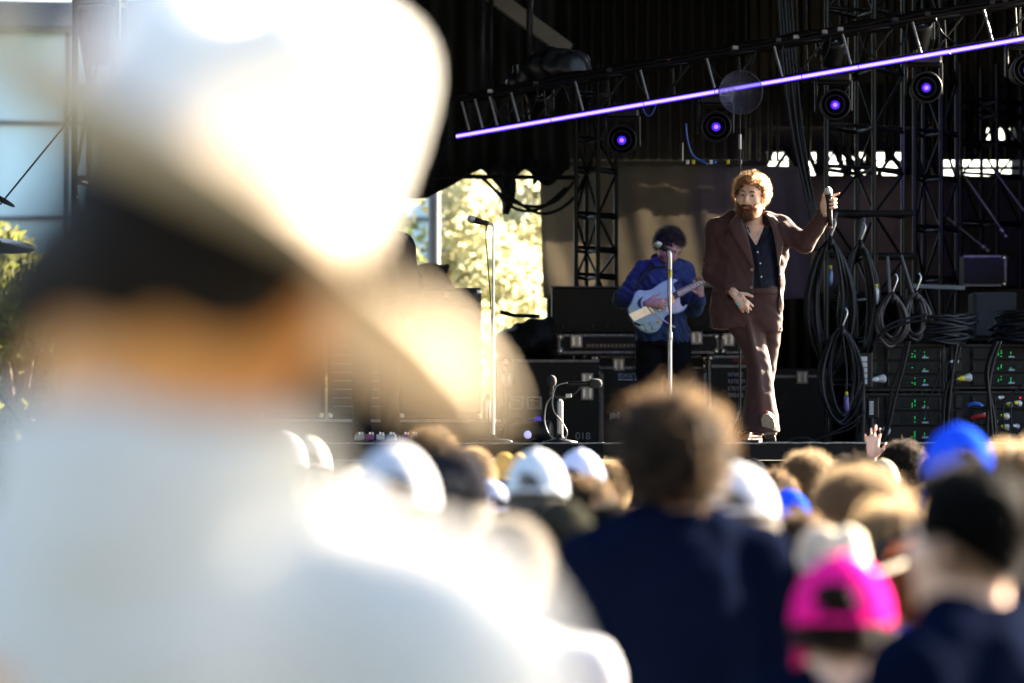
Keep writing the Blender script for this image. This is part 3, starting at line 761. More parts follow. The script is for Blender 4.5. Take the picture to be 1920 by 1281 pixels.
# clear round dish on a slim stand
def dish():
    base = P(1388, 832, 28.6); t = thing('clear_dish_stand', 'round clear plastic dish on a slim black pole behind the singer', 'dish', (base.x, 28.6, STAGE))
    H = P(0, 175, 28.6).z - STAGE; r = M2PX(41, 28.6)
    g = bpy.data.materials.new('smoky_clear_plastic'); g.use_nodes = True; nt_ = g.node_tree; b = nt_.nodes['Principled BSDF']
    b.inputs['Base Color'].default_value = (.09, .09, .16, 1); b.inputs['Roughness'].default_value = .18
    tr = nt_.nodes.new('ShaderNodeBsdfTransparent'); tr.inputs[0].default_value = (.92, .92, .97, 1); mx = nt_.nodes.new('ShaderNodeMixShader'); mx.inputs[0].default_value = .3
    nt_.links.new(tr.outputs[0], mx.inputs[1]); nt_.links.new(b.outputs[0], mx.inputs[2]); nt_.links.new(mx.outputs[0], nt_.nodes['Material Output'].inputs[0])
    prof = [(r * math.sin(a), .09 * (1 - math.cos(a)) / (1 - math.cos(1.2))) for a in np.linspace(.02, 1.2, 10)]
    prof = [(q[0] / math.sin(1.2), q[1]) for q in prof]
    m = MB(); m.lathe(prof, (0, .02, H), (0, -1, 0), 40, False)
    d = m.build('dish', g, t, True, .004)
    MB().lathe([(r * .98, .085), (r * 1.01, .09), (r * 1.01, .097), (r * .98, .097), (r * .98, .085)], (0, .02, H), (0, -1, 0), 40, False).build('rim', mat('dark_clear_rim', (.05, .05, .07), .3), t, True)
    MB().lathe([(.05, 0), (.055, .02), (.055, .09), (.04, .1)], (-.075, -.03, H), (-.6, -.8, 0), 20, False).build('horn', g, t, True)
    MB().box((0, .04, H - r * .8), (.028, .03, .05), ch=.004).build('clamp', BLACKM, t)
    rod('pole', (0, .04, H - r - .22), (0, .04, H - r * .8), .006, BLACKM, t); rod('pole', (0, .04, .05), (0, .04, H - r - .2), .009, BLACKM, t)
    rod('collar', (0, .04, H - r - .25), (0, .04, H - r - .14), .012, ALU, t)
    for a in (0, 2.1, 4.2): rod('leg', (0, .04, .25), (.28 * math.cos(a), .04 + .28 * math.sin(a), .01), .009, BLACKM, t)
dish()

# blue jumper cables with connectors near the moving lights
BLUEC = mat('blue_cable', (.02, .09, .4), .4, var=.1)
cable('blue_jumper_cable', 'blue jumper cable dropping from the light truss to the cross pipe', [P(1286, 232, 29.3), P(1289, 262, 29.3), P(1300, 292, 29.3), P(1328, 308, 29.3)], .008, BLUEC)
cable('blue_jumper_cable', 'short blue loop of cable under the light strip', [P(1205, 203, 29.6), P(1212, 216, 29.6), P(1222, 215, 29.6), P(1230, 196, 29.6)], .006, BLUEC)
def cross_pipe():
    a, b = P(1280, 304, 29.35), P(1400, 304, 29.35); t = thing('cable_tie_bar', 'short dark bar of taped cable joints behind the singer\'s head', 'bar', a)
    rod('bar', (0, 0, 0), b - a, .012, BLACKM, t); yl = mat('yellow_tape', (.55, .5, .05), .5, var=.1); wh = mat('white_tape', (.6, .6, .62), .5, var=.1)
    for x, m in ((1286, wh), (1297, yl), (1330, wh), (1338, BLUEC), (1362, yl), (1385, wh)):
        q = P(x, 304, 29.35) - a; rod('tape_band', q, q + Vector((M2PX(6, 29.35), 0, 0)), .017, m, t)
    rod('drop', P(1280, 268, 29.35) - a, Vector((0, 0, 0)), .006, ALU, t); rod('drop', P(1393, 262, 29.35) - a, P(1393, 304, 29.35) - a, .005, BLACKM, t)
cross_pipe()
# diagonal stay wires on the right and hanging straps
for i, (a, b) in enumerate((((1805, 325), (1885, 440)), ((1868, 325), (1935, 415)), ((1760, 395), (1850, 468)))):
    t = thing('stay_rod', ['grey stay rod slanting down from the mast with a bright turnbuckle', 'upper right grey stay rod with a bright turnbuckle', 'lower grey stay rod behind the mast with a bright turnbuckle'][i], 'stay rod', P(*a, 35.5))
    v = P(*b, 35.5) - P(*a, 35.5); rod('rod', (0, 0, 0), v, .009, ALU, t); rod('turnbuckle', v * .9, v * .97, .022, STEEL, t); rod('turnbuckle', v * 1.0, v * 1.05, .018, STEEL, t)
# pink fixtures glowing on top of the truss
for x, y in ((1228, 117), (1250, 112)):
    c = P(x, y, 30.2); o = MB().box((0, 0, 0), (.045, .03, .03), ch=.008).build('pink_marker', mat('pink_gel', (.6, .03, .12), .4, var=.1, emit=(1, .05, .2), estr=.03)); o.location = c
    tag(o, 'small pink gel marker lying on top of the light truss', 'marker', 'pink markers on the truss')
# ================================================================ stage gear
def lettering(txt, parent, loc, size, mt, wid=None, rot=(R(90), 0, 0)):
    c = bpy.data.curves.new('stencil_lettering', 'FONT'); c.body = txt; c.size = size; c.extrude = .0008
    tmp = bpy.data.objects.new('tmp', c); me = bpy.data.meshes.new_from_object(tmp); bpy.data.objects.remove(tmp); bpy.data.curves.remove(c)
    me.materials.clear(); me.materials.append(mt); me.name = 'stencil_lettering'
    o = bpy.data.objects.new('stencil_lettering', me); link(o, parent); o.location = loc; o.rotation_euler = rot
    if wid:
        xs = [v.co.x for v in me.vertices]; o.scale.x = wid / (max(xs) - min(xs))
    return o
STENCIL = mat('worn_white_stencil', (.42, .45, .5), .8, var=.5, vscale=40)
EDGE = mat('case_edge_aluminium', (.18, .175, .19), .42, metal=.6, var=.3, vscale=14, wear=(.08, .08, .085), wscale=10)
def flight_case(label, x0, y0, x1, y1, Y, depth, latches=(), handles=(), edges='tblr', lid=None, group=None, recess=True):
    a, b = P(x0, y1, Y), P(x1, y0, Y); W, H = b.x - a.x, b.z - a.z
    t = thing('flight_case', label, 'flight case', ((a.x + b.x) / 2, Y, a.z), 0, group)
    MB().box((0, depth / 2 + .004, H / 2), (W - .012, depth, H - .012)).build('panel', LAMIN, t)
    e = .027
    def bar(n, c, s): MB().box(c, s, ch=.004).build(n, EDGE, t)
    if 't' in edges: bar('edge', (0, .012, H - e / 2), (W, .028, e)); bar('edge', (0, depth - .012, H - e / 2), (W, .028, e))
    if 'b' in edges: bar('edge', (0, .012, e / 2), (W, .028, e))
    if 'l' in edges: bar('edge', (-W / 2 + e / 2, .010, H / 2), (e, .03, H - 2 * e)); bar('edge', (-W / 2 + e / 2, depth / 2, H - e / 2 + .002), (e, depth - .06, e))
    if 'r' in edges: bar('edge', (W / 2 - e / 2, .010, H / 2), (e, .03, H - 2 * e)); bar('edge', (W / 2 - e / 2, depth / 2, H - e / 2 + .002), (e, depth - .06, e))
    for sx, k in ((-1, 'l'), (1, 'r')):
        for z, q in ((.025, 'b'), (H - .025, 't')):
            if k in edges and q in edges:
                MB().box((sx * (W / 2 - .025), .006, z), (.058, .05, .058), ch=.02).build('corner', STEEL, t)
    if 't' in edges:   # rivets along the top edge
        riv = MB().lathe([(.004, 0), (.003, .002)], (0, 0, 0), (0, -1, 0), 6).mesh('rivet', STEEL)
        n = max(3, int(W / .14))
        for i in range(n): inst('rivet', riv, t).location = (-W / 2 + (i + .5) * W / n, -.003, H - e / 2)
    if lid is not None:
        z = P(0, lid, Y).z - a.z; bar('lid_band', (0, .010, z), (W - 2 * e, .026, .03))
    for (lx, ly) in latches:
        q = P(lx, ly, Y) - Vector(t.location)
        l = MB().box((q.x, -.006, q.z), (.105, .018, .115), ch=.006).build('latch', ALU, t)
        for s in (-1, 1): MB().box((q.x + s * .026, -.02, q.z), (.026, .016, .085), ch=.005).build('latch_wing', STEEL, l)
    for (hx, hy) in handles:
        q = P(hx, hy, Y) - Vector(t.location)
        l = MB().box((q.x, -.004, q.z), (.125, .014, .115), ch=.006).build('handle_dish', ALU, t)
        MB().box((q.x, -.0125, q.z), (.095, .006, .088), ch=.002).build('dish_recess', BLACK, l)
        MB().tube([(q.x - .04, -.02, q.z + .02), (q.x, -.024, q.z + .022), (q.x + .04, -.02, q.z + .02)], .009, 6).build('grip', STEEL, l)
    return t, W, H
c1, W, H = flight_case('long shallow flight case on top of the stack behind the guitarist', 1046, 626, 1349, 664, 32.6, .6, latches=((1081, 640), (1306, 634)))
stud = MB().lathe([(.014, 0), (.012, .008), (.004, .011)], (0, 0, 0), (0, -1, 0), 8).mesh('stud', mat('dull_brass', (.25, .18, .1), .4, metal=.8))
MB().box((-.24, -.002, H * .40), (.42, .006, .036)).build('jack_strip', mat('brown_strip', (.09, .07, .05), .6), c1)
for i in range(13):
    o = inst('stud', stud, c1); o.location = (-.43 + i * .034, -.004, H * .40)
flight_case('short flight case end with ball corners behind the singer\'s jacket', 1350.5, 627, 1412, 664, 32.7, .6, latches=((1366, 637),))
flight_case('middle flight case drawer under the long shallow case', 1113, 666, 1326, 693, 32.8, .6, latches=((1160, 684),))
MB_T = MATS['worn_aluminium']
c3, W, H = flight_case('big black trunk with two recessed handles behind the kick microphones', 943, 674, 1124, 834, 32.0, .8, latches=((949, 712), (1101, 712), (1101, 738)), handles=((968, 756), (1002, 756)), edges='tl')
lettering('018', c3, (.20, -.004, .045), .085, STENCIL)
c4, W, H = flight_case('black case with white stencil lettering behind the guitarist\'s legs', 1126, 693.6, 1325, 834, 32.4, .7, edges='lr')
lettering('BROWN NOTE', c4, (-.30, -.004, H - .07), .06, STENCIL, .155)
MB().box((-.222, -.003, H - .083), (.155, .003, .010)).build('stencil_bar', STENCIL, c4)
for k in range(4): MB().box((-.36 + .022 * k, -.003, H - .39 + .004 * (k % 2)), (.014, .003, .06 - .012 * (k % 3))).build('stencil_mark', STENCIL, c4)
c5, W, H = flight_case('stencilled band case with a bright corner post behind the singer\'s legs', 1327, 666, 1440, 834, 32.5, .7, edges='lt', latches=((1405, 780),), lid=687)
MB().box((.02, -.003, P(0, 676, 32.5).z - c5.location.z), (.12, .005, .03)).build('red_tape', mat('red_tape', (.25, .02, .015), .6), c5)
for i, (tx, wd) in enumerate((('NATHANIEL', .13), ('RATELIFF', .145), ('& THE NIGHT', .15), ('SWEATS', .13))):
    lettering(tx, c5, (-.085, -.004, P(0, 706 + i * 13, 32.5).z - c5.location.z), .05, STENCIL, wd)
flight_case('black case with a grey lid band right of the singer\'s legs', 1442, 690, 1562, 834, 33.0, .7, edges='', lid=706, latches=((1504, 708),))
flight_case('aluminium-edged case standing high behind the racks', 1806, 478, 1888, 538, 33.8, .5, edges='tbr')
flight_case('wide black case under the aluminium-edged case', 1700, 540, 1960, 640, 34.2, .5, edges='')
t = thing('speaker_cabinet', 'plain dark grey cabinet standing on the racks among coiled cable', 'cabinet', P(1866, 628, 31.4)); MB().box((0, .2, .17), (M2PX(80, 31.4), .4, .36), ch=.01).build('cabinet_shell', mat('grey_fabric_cab', (.05, .055, .07), .85, var=.2, bump=.1, bscale=200), t)
MB().box((0, -.004, .17), (M2PX(72, 31.4), .012, .33), ch=.004).build('grille', mat('grey_grille', (.045, .05, .066), .9, var=.15, bump=.3, bscale=400), t)
# dark console behind the guitarist
t = thing('mixing_console', 'low black console with bluish light painted along its top edge behind the guitarist', 'console', P(1200, 625, 33.6)); wC = M2PX(330, 33.6)
MB().box((0, .3, .2), (wC, .6, .40), ch=.01).build('console_shell', BLACKM, t)
MB().box((0, -.01, .405), (wC + .02, .05, .014), ch=.004).build('top_edge', mat('blue_lit_edge', (.09, .11, .2), .35, metal=.5), t)  # bluish strip colour stands in for light catching the edge
g = random.Random(4)
for i in range(22):
    x = -wC / 2 + .1 + i * (wC - .2) / 21; MB().lathe([(.011, 0), (.009, .02)], (x, -.001, .06 + .05 * (i % 2)), (0, -1, 0), 8).build('knob', DARKM, t)

# ---------------------------------------------------------------- power amplifier racks
GREEN = mat('green_indicator', (.02, .2, .05), .4, var=0, emit=(.02, 1.0, .18), estr=.075)
PALEB = mat('pale_blue_display', (.15, .2, .3), .4, var=0, emit=(.35, .5, .9), estr=.006)
FACE = mat('amp_front_panel', (.006, .006, .007), .5, spec=.3, var=.2, bump=.04)
def rack(label, x0, y0, x1, y1, Y, units, seed, lit=True):
    a, b = P(x0, y1, Y), P(x1, y0, Y); W, H = b.x - a.x, b.z - a.z; g = random.Random(seed)
    t = thing('amplifier_rack', label, 'amplifier rack', ((a.x + b.x) / 2, Y, a.z), 0, 'power amplifier racks')
    MB().box((0, .3, H / 2), (W - .03, .58, H - .03)).build('rack_case', LAMIN, t)
    for s in (-1, 1): MB().box((s * (W / 2 - .012), .02, H / 2), (.024, .05, H), ch=.004).build('rack_post', DARKM, t)
    for z in (.012, H - .012): MB().box((0, .02, z), (W - .05, .05, .024), ch=.004).build('rack_rail', DARKM, t)
    n = units; uh = (H - .05) / n
    for i in range(n):
        z = .025 + uh * (i + .5); x0_ = W * .10
        u = MB().box((x0_, .002, z), (W * .70, .03, uh * .9), ch=.004).build('amplifier', FACE, t)
        for s in (-.32, .33):
            MB().box((x0_ + s * W, -.03, z), (.012, .022, uh * .6), ch=.004).build('handle', DARKM, u)
        MB().box((x0_ + .02, -.0155, z), (W * .36, .004, uh * .5), ch=.001).build('vent', BLACK, u)
        if lit:
            for (lx, k) in ((-.010, 3), (.012, 5), (.088, 4)):
                for q in range(k):
                    if g.random() < .45: continue
                    MB().box((x0_ + lx * 1.0 + g.uniform(-.001, .001), -.0195, z - uh * .22 + q * uh * .11), (.005, .004, .005)).build('indicator', GREEN, u)
            MB().box((x0_ + .094, -.018, z - uh * .26), (.05, .004, .014)).build('display', PALEB, u)
        if i % 1 == 0: MB().box((-W * .40, -.002, z), (.05, .02, uh * .8), ch=.003).build('ear_panel', DARKM, t)
    return t, W, H
rack('upper amplifier rack with green lights behind the white-labelled box', 1622, 645, 1772, 734, 30.2, 3, 1)
rack('lower amplifier rack with green lights above the raised hand', 1622, 737, 1772, 833, 30.2, 3, 2)
rack('upper amplifier rack with green lights below the big cable pile', 1782, 645, 1935, 730, 30.4, 3, 3)
rack('lower patch rack crowded with yellow plugs', 1782, 733, 1935, 833, 30.4, 3, 4, lit=False)
WHP = mat('white_plug', (.5, .52, .55), .4, var=.1); YEP = mat('yellow_plug', (.55, .48, .03), .45, var=.1); REDP = mat('red_plug', (.3, .02, .02), .45, var=.1)
def plug(px, py, Y, label, col, ax=(-.8, -.5, -.1), s=1., col2=None):
    t = thing('power_plug', label, 'plug', P(px, py, Y), 0, 'plugs on the racks')
    MB().lathe([(.034 * s, 0), (.036 * s, .012), (.028 * s, .02), (.028 * s, .05 * s), (.020 * s, .056 * s)], (0, 0, 0), ax, 16).build('plug_collar', col2 or WHP, t, True)
    MB().lathe([(.020 * s, .05 * s), (.022 * s, .085 * s), (.013 * s, .11 * s), (.009 * s, .13 * s)], (0, 0, 0), ax, 14).build('plug_grip', col, t, True)
    d = Vector(ax).normalized() * .12 * s
    MB().tube(smooth_path([d, d * 1.6 + Vector((0, 0, -.03)), d * 1.8 + Vector((.01, -.03, -.2))], 6), .008, 6).build('cord', RUBBER, t, True)
plug(1657, 710, 29.95, 'white twist plug in the upper rack beside the labelled box', WHP)
plug(1662, 808, 29.95, 'grey round plug in the lower rack above the raised hand', mat('grey_plug', (.22, .24, .26), .4), (-.3, -.9, 0))
plug(1818, 708, 30.2, 'yellow and white twist plug in the rack below the cable pile', YEP)
plug(1795, 677, 30.2, 'white blue-ringed plug high in the rack below the cable pile', WHP, s=.6)
for i, (x, y, c, s) in enumerate(((1888, 781, YEP, .8), (1889, 802, YEP, .8), (1895, 759, YEP, .6), (1912, 757, YEP, .7), (1880, 747, WHP, .6), (1850, 778, WHP, .5), (1908, 800, WHP, .6), (1868, 790, REDP, .5))):
    plug(x, y, 30.2, ['yellow plug above its twin on the patch rack', 'lowest yellow plug on the patch rack', 'small yellow plug at the top of the patch rack', 'yellow plug beside a tiny red light on the patch rack', 'small white plug at the top of the patch rack', 'small white plug at the left of the patch rack beside red tape', 'white plug right of the yellow pair on the patch rack', 'small red plug on the patch rack'][i], c, (-.6, -.75, .1), s, WHP if c is not WHP else mat('clear_grey', (.3, .3, .34), .3))
o = MB().box((0, 0, 0), (.012, .008, .012), ch=.002).build('red_indicator', mat('red_indicator', (.3, .01, .01), .4, var=0, emit=(1, .02, .02), estr=.1)); o.location = P(1913, 746, 30.25); tag(o, 'tiny red indicator light on the patch rack', 'indicator')
o = MB().tube(smooth_path([(-.06, 0, 0), (-.02, -.01, .018), (.03, -.01, .016), (.07, 0, -.01)], 5), [.006] + [.018] * 14 + [.006], 8).build('blue_sleeve', BLUEC); o.location = P(1827, 762, 30.1); tag(o, 'blue rubber sleeve lying among cables on the patch rack', 'sleeve')
o = MB().tube(smooth_path([(-.08, 0, 0), (0, -.01, .02), (.08, 0, .01)], 5), [.008] + [.02] * 9 + [.008], 8).build('red_sleeve', REDP); o.location = P(1838, 785, 30.1); tag(o, 'dull red rubber sleeve under the blue one', 'sleeve')
# labelled breakout box
def breakout(px, y0, y1, Y, label, w_=16):
    a, b = P(px - w_ / 2, y1, Y), P(px + w_ / 2, y0, Y); W, H = b.x - a.x, b.z - a.z
    t = thing('breakout_box', label, 'cable box', ((a.x + b.x) / 2, Y, a.z)); MB().box((.012, .04, H / 2), (W + .06, .08, H + .06), ch=.008).build('box_shell', BLACKM, t)
    n = 5; strip = MB().box((0, 0, 0), (W, .004, H / n * .86)).mesh('label_strip', mat('white_label', (.6, .62, .68), .7, var=.15, vscale=60))
    for i in range(n): inst('label_strip', strip, t).location = (0, -.003, (i + .5) * H / n)
    MB().tube(smooth_path([(.0, .02, 0), (.0, .0, -.25), (-.01, 0, -.5)], 6), .02, 8).build('cable_tail', RUBBERB, t, True)
breakout(1618, 668, 721, 29.8, 'tall cable box with white label strips beside the racks')
breakout(1634, 752, 778, 29.9, 'small cable box with pale labels beside the lower rack', 8)

# ---------------------------------------------------------------- hanging coils and cable piles
def coil(label, cx, y0, y1, w_, Y, loops, seed, r=.0125, mt=None, strap=True, tail=None):
    g = random.Random(seed); top, bot = P(cx, y0, Y), P(cx, y1, Y); H = top.z - bot.z; W = M2PX(w_, Y) / 2
    t = thing('cable_coil', label, 'cable coil', top, 0, 'coiled cables hanging from the tower'); pts = []
    for L_ in range(loops):
        wj, hj, cj, yj = g.uniform(.45, 1.02), g.uniform(.80, 1.0), g.uniform(-.12, .12) * W, g.uniform(-.05, .05)
        for k in range(22):
            a = 2 * math.pi * k / 22; v = (1 - math.cos(a)) / 2
            x = math.sin(a) * W * wj * (.34 + .66 * math.sin(math.pi * min(1, v * .62 + .12))) * (1.0 if v > .05 else .75) + cj * v
            pts.append((x, yj + .03 * math.sin(a * 2 + L_), -H * hj * v - g.uniform(0, .008)))
    MB().tube(pts, r, 6).build('cable', mt or RUBBERB, t, True)
    if strap:
        MB().tube([(0, -.03, .01), (.01, -.06, -.03), (-.01, -.03, -.075)], .022, 8).build('strap', DARKM, t, True)
        MB().tube(smooth_path([(0, 0, 0), (.02, 0, .05), (.045, .01, .12), (.03, .02, .16)], 5), .008, 6).build('hook', STEEL, t, True)
    if tail:
        q = [P(x, y, Y - .05) - top for x, y in tail[0]]; MB().tube(smooth_path(q, 6), .009, 6).build('tail', RUBBERB, t, True)
        e = q[-1]; MB().lathe([(.012, 0), (.022, .02), (.022, .1), (.014, .13)], e, (0, 0, -1), 12).build('connector', tail[1], t, True)
        MB().lathe([(.014, 0), (.014, .03)], e + Vector((0, 0, .03)), (0, 0, -1), 10).build('yellow_band', YEP, t, True)
BLCON = mat('blue_connector', (.05, .12, .3), .25, var=.1, spec=.7)
coil('large black cable coil hung below the raised microphone', 1556, 448, 692, 96, 29.9, 17, 1, tail=([(1551, 470), (1556, 500), (1557, 505)], BLCON))
coil('second large black cable coil with yellow-banded plug', 1612, 455, 700, 78, 30.0, 16, 2, tail=([(1630, 480), (1639, 515), (1643, 540)], WHP))
coil('low black cable coil hanging beneath the two large ones', 1578, 616, 795, 84, 29.8, 13, 3, tail=([(1580, 630), (1587, 690), (1587, 742)], mat('violet_connector', (.1, .08, .3), .25)))
coil('small grey-brown cable coil drooping over the rack left corner', 1672, 552, 650, 66, 29.9, 9, 4, .014, mat('brown_grey_cable', (.045, .04, .045), .5))
coil('small grey-brown cable coil drooping beside the pale strap', 1716, 550, 640, 60, 30.1, 9, 5, .014, MATS['brown_grey_cable'])
def pile(label, x0, y0, x1, y1, Y, n, seed, mt=None):
    g = random.Random(seed); a, b = P(x0, y1, Y), P(x1, y0, Y); W, H = b.x - a.x, b.z - a.z; c = Vector(((a.x + b.x) / 2, Y, a.z))
    t = thing('cable_pile', label, 'cable pile', c); pts = []
    for i in range(n):
        rw, rd, z = W / 2 * g.uniform(.75, 1.03), g.uniform(.18, .27), .02 + H * (i / n) * g.uniform(.8, 1.)
        ox = g.uniform(-.03, .03)
        for k in range(20):
            q = 2 * math.pi * k / 20; pts.append((ox + rw * math.cos(q), .2 + rd * math.sin(q), z + .02 * math.sin(q * 2 + i) + g.uniform(-.004, .004)))
    MB().tube(pts, .013, 6).build('cable', mt or RUBBERB, t, True)
pile('wide black cable pile lying on the racks under the pale strap', 1695, 588, 1832, 645, 30.1, 22, 1)
pile('tall black cable pile on the rack at the picture edge', 1868, 580, 1990, 645, 30.2, 26, 2)
for i, q in enumerate(([(1700, 640), (1690, 680), (1672, 730), (1662, 800), (1650, 832)], [(1705, 640), (1694, 690), (1680, 740), (1668, 795), (1655, 832)], [(1870, 640), (1852, 690), (1856, 760), (1862, 832)], [(1876, 640), (1858, 700), (1852, 770), (1850, 832)], [(1866, 640), (1848, 700), (1862, 770), (1868, 832)], [(1795, 645), (1786, 700), (1780, 760), (1775, 832)], [(1800, 650), (1790, 690), (1772, 740), (1766, 832)], [(1640, 645), (1660, 615), (1690, 600), (1740, 590)], [(1636, 650), (1660, 622), (1700, 606), (1750, 600)], [(1520, 832), (1560, 812), (1600, 792), (1622, 772)], [(1510, 832), (1550, 818), (1590, 806), (1612, 790)], [(1470, 833), (1490, 822), (1515, 822), (1530, 832)], [(1920, 720), (1880, 750), (1830, 770), (1800, 800), (1795, 832)], [(1765, 690), (1750, 730), (1738, 760), (1730, 790)])):
    cable('loose_cable', ['dark cable dropping across the left rack front', 'second dark cable dropping across the left rack front', 'dark cable falling from the tall pile', 'dark cable falling beside its neighbour from the tall pile', 'curving dark cable falling from the tall pile', 'dark cable between the two rack stacks', 'thin dark cable between the two rack stacks', 'grey cable curving up onto the wide pile', 'second grey cable curving up onto the wide pile', 'dark cable running down from the labelled box to the floor', 'lower dark cable running down to the floor', 'short cable loop on the floor beside the singer\'s shoe', 'thin cable crossing the patch rack', 'thin cable crossing the left racks'][i], [P(x, y, 29.75 - .02 * (i % 3)) for x, y in q], .013 if i < 9 else .009, RUBBERB if i % 2 else RUBBER)
# straps, pale ratchet strap at the mast foot, drop straps
o = MB().box((0, 0, 0), (M2PX(98, 32.7), .01, .035), ch=.003).build('ratchet_strap', mat('pale_blue_webbing', (.42, .47, .55), .8, var=.15)); o.location = P(1761, 538, 32.7); o.rotation_euler = (0, R(2), R(3)); tag(o, 'pale blue webbing strap around the foot of the mast', 'strap')
for i, (x0, y0, x1, y1) in enumerate(((1620, 410, 1611, 450), (1690, 480, 1712, 550), (1664, 482, 1668, 550), (1580, 600, 1580, 618), (1568, 400, 1556, 442))):
    o = MB().tube([P(x0, y0, 30.2), P(x1, y1, 30.0)], .014, 6).build('drop_strap', mat('grey_webbing', (.10, .10, .115), .8, var=.2)); tag(o, 'grey webbing strap holding a cable coil to the tower', 'strap', 'straps holding the coils')
o = MB().cyl(P(1645, 481, 31.0), P(1712, 481, 31.0), .03, 10).build('clamp_bar', BLACKM); tag(o, 'short thick black bar clamped across the tower above the small coils', 'bar')
o = MB().cyl(P(1545, 402, 31.0), P(1712, 400, 31.0), .026, 10).build('clamp_bar', BLACKM); tag(o, 'long black bar clamped across the tower behind the raised hand', 'bar')

# ---------------------------------------------------------------- microphones and stands
GRILLE = mat('silver_mic_grille', (.55, .55, .57), .35, metal=.8, var=.3, vscale=200, bump=.6, bscale=600)
def microphone(name, label, tip, tail, parent=None, s=1.):
    tip, tail = Vector(tip), Vector(tail); d = (tail - tip).normalized()
    t = thing(name, label, 'microphone', tip)
    MB().lathe([(.001, -.001), (.016 * s, .004), (.0245 * s, .018), (.0265 * s, .032), (.0255 * s, .044)], (0, 0, 0), d, 18).build('grille', GRILLE, t, True)
    MB().lathe([(.0265 * s, .044), (.0275 * s, .047), (.0265 * s, .052)], (0, 0, 0), d, 18).build('ring', ALU, t, True)
    L = (tail - tip).length
    MB().lathe([(.0245 * s, .052), (.020 * s, .085), (.017 * s, L * .75), (.0155 * s, L)], (0, 0, 0), d, 14).build('handle', BLACK, t, True)
    return t
SILV = mat('silver_mic_stand', (.66, .65, .68), .32, metal=.85, var=.12, vscale=40)
def mic_stand(label, px, Y, ytop, yclutch, base='round'):
    b = P(px, 832, Y); t = thing('microphone_stand', label, 'microphone stand', (b.x, Y, STAGE)); z = lambda y: P(0, y, Y).z - STAGE
    MB().lathe([(.13, 0), (.13, .018), (.10, .03), (.02, .04), (.016, .06)], (0, 0, 0), n=24).build('base', BLACKM, t, True)
    rod('lower_tube', (0, 0, .03), (0, 0, z(yclutch)), .0125, SILV, t); rod('clutch', (0, 0, z(yclutch + 6)), (0, 0, z(yclutch - 9)), .018, SILV, t)
    rod('upper_tube', (0, 0, z(yclutch)), (0, 0, z(ytop)), .0085, SILV, t)
    return t, z
Y = 25.95
t, z = mic_stand('silver straight microphone stand at the empty left stage edge', 925, Y, 432, 625)
MB().tube(smooth_path([(0, 0, z(432)), (-.002, 0, z(423)), (-.03, 0, z(419))], 6), .009, 8).build('gooseneck', SILV, t, True)
MB().tube([(-.03, 0, z(419)), (-.06, -.0, z(417))], [.012, .018], 8).build('clip', BLACK, t, True)
MB().tube(smooth_path([(-.045, 0, z(421)), (-.05, -.01, z(450)), (-.035, -.01, z(500)), (-.01, -.02, z(620)), (-.025, -.02, z(740)), (-.03, -.02, z(800)), (.02, -.02, z(828))], 6), .0045, 6).build('microphone_cable', RUBBERB, t, True)
microphone('vocal_microphone', 'vocal microphone pointing left on the empty silver stand', P(876, 409, Y), P(915, 420, Y))
Y = 28.2
t, z = mic_stand('silver microphone stand in front of the guitarist', 1257, Y, 505, 632)
MB().tube(smooth_path([(0, 0, z(508)), (0, -.01, z(488)), (-.004, -.01, z(474)), (-.03, 0, z(468))], 6), .011, 8).build('gooseneck', SILV, t, True)
MB().tube([(-.02, 0, z(469)), (-.055, 0, z(466))], [.013, .02], 8).build('clip', CHROME, t, True)
MB().tube(smooth_path([(-.03, -.02, z(472)), (-.02, -.03, z(500)), (-.018, -.025, z(560)), (-.005, -.02, z(600)), (-.02, -.02, z(640)), (-.012, -.02, z(800))], 6), .0045, 6).build('microphone_cable', RUBBERB, t, True)
MB().lathe([(.013, 0), (.013, .05)], (0, 0, z(521)), n=12).build('yellow_tape', YEP, t)
microphone('vocal_microphone', 'violet-tinted vocal microphone before the guitarist\'s cheek', P(1227, 456, Y), P(1257, 471, Y))
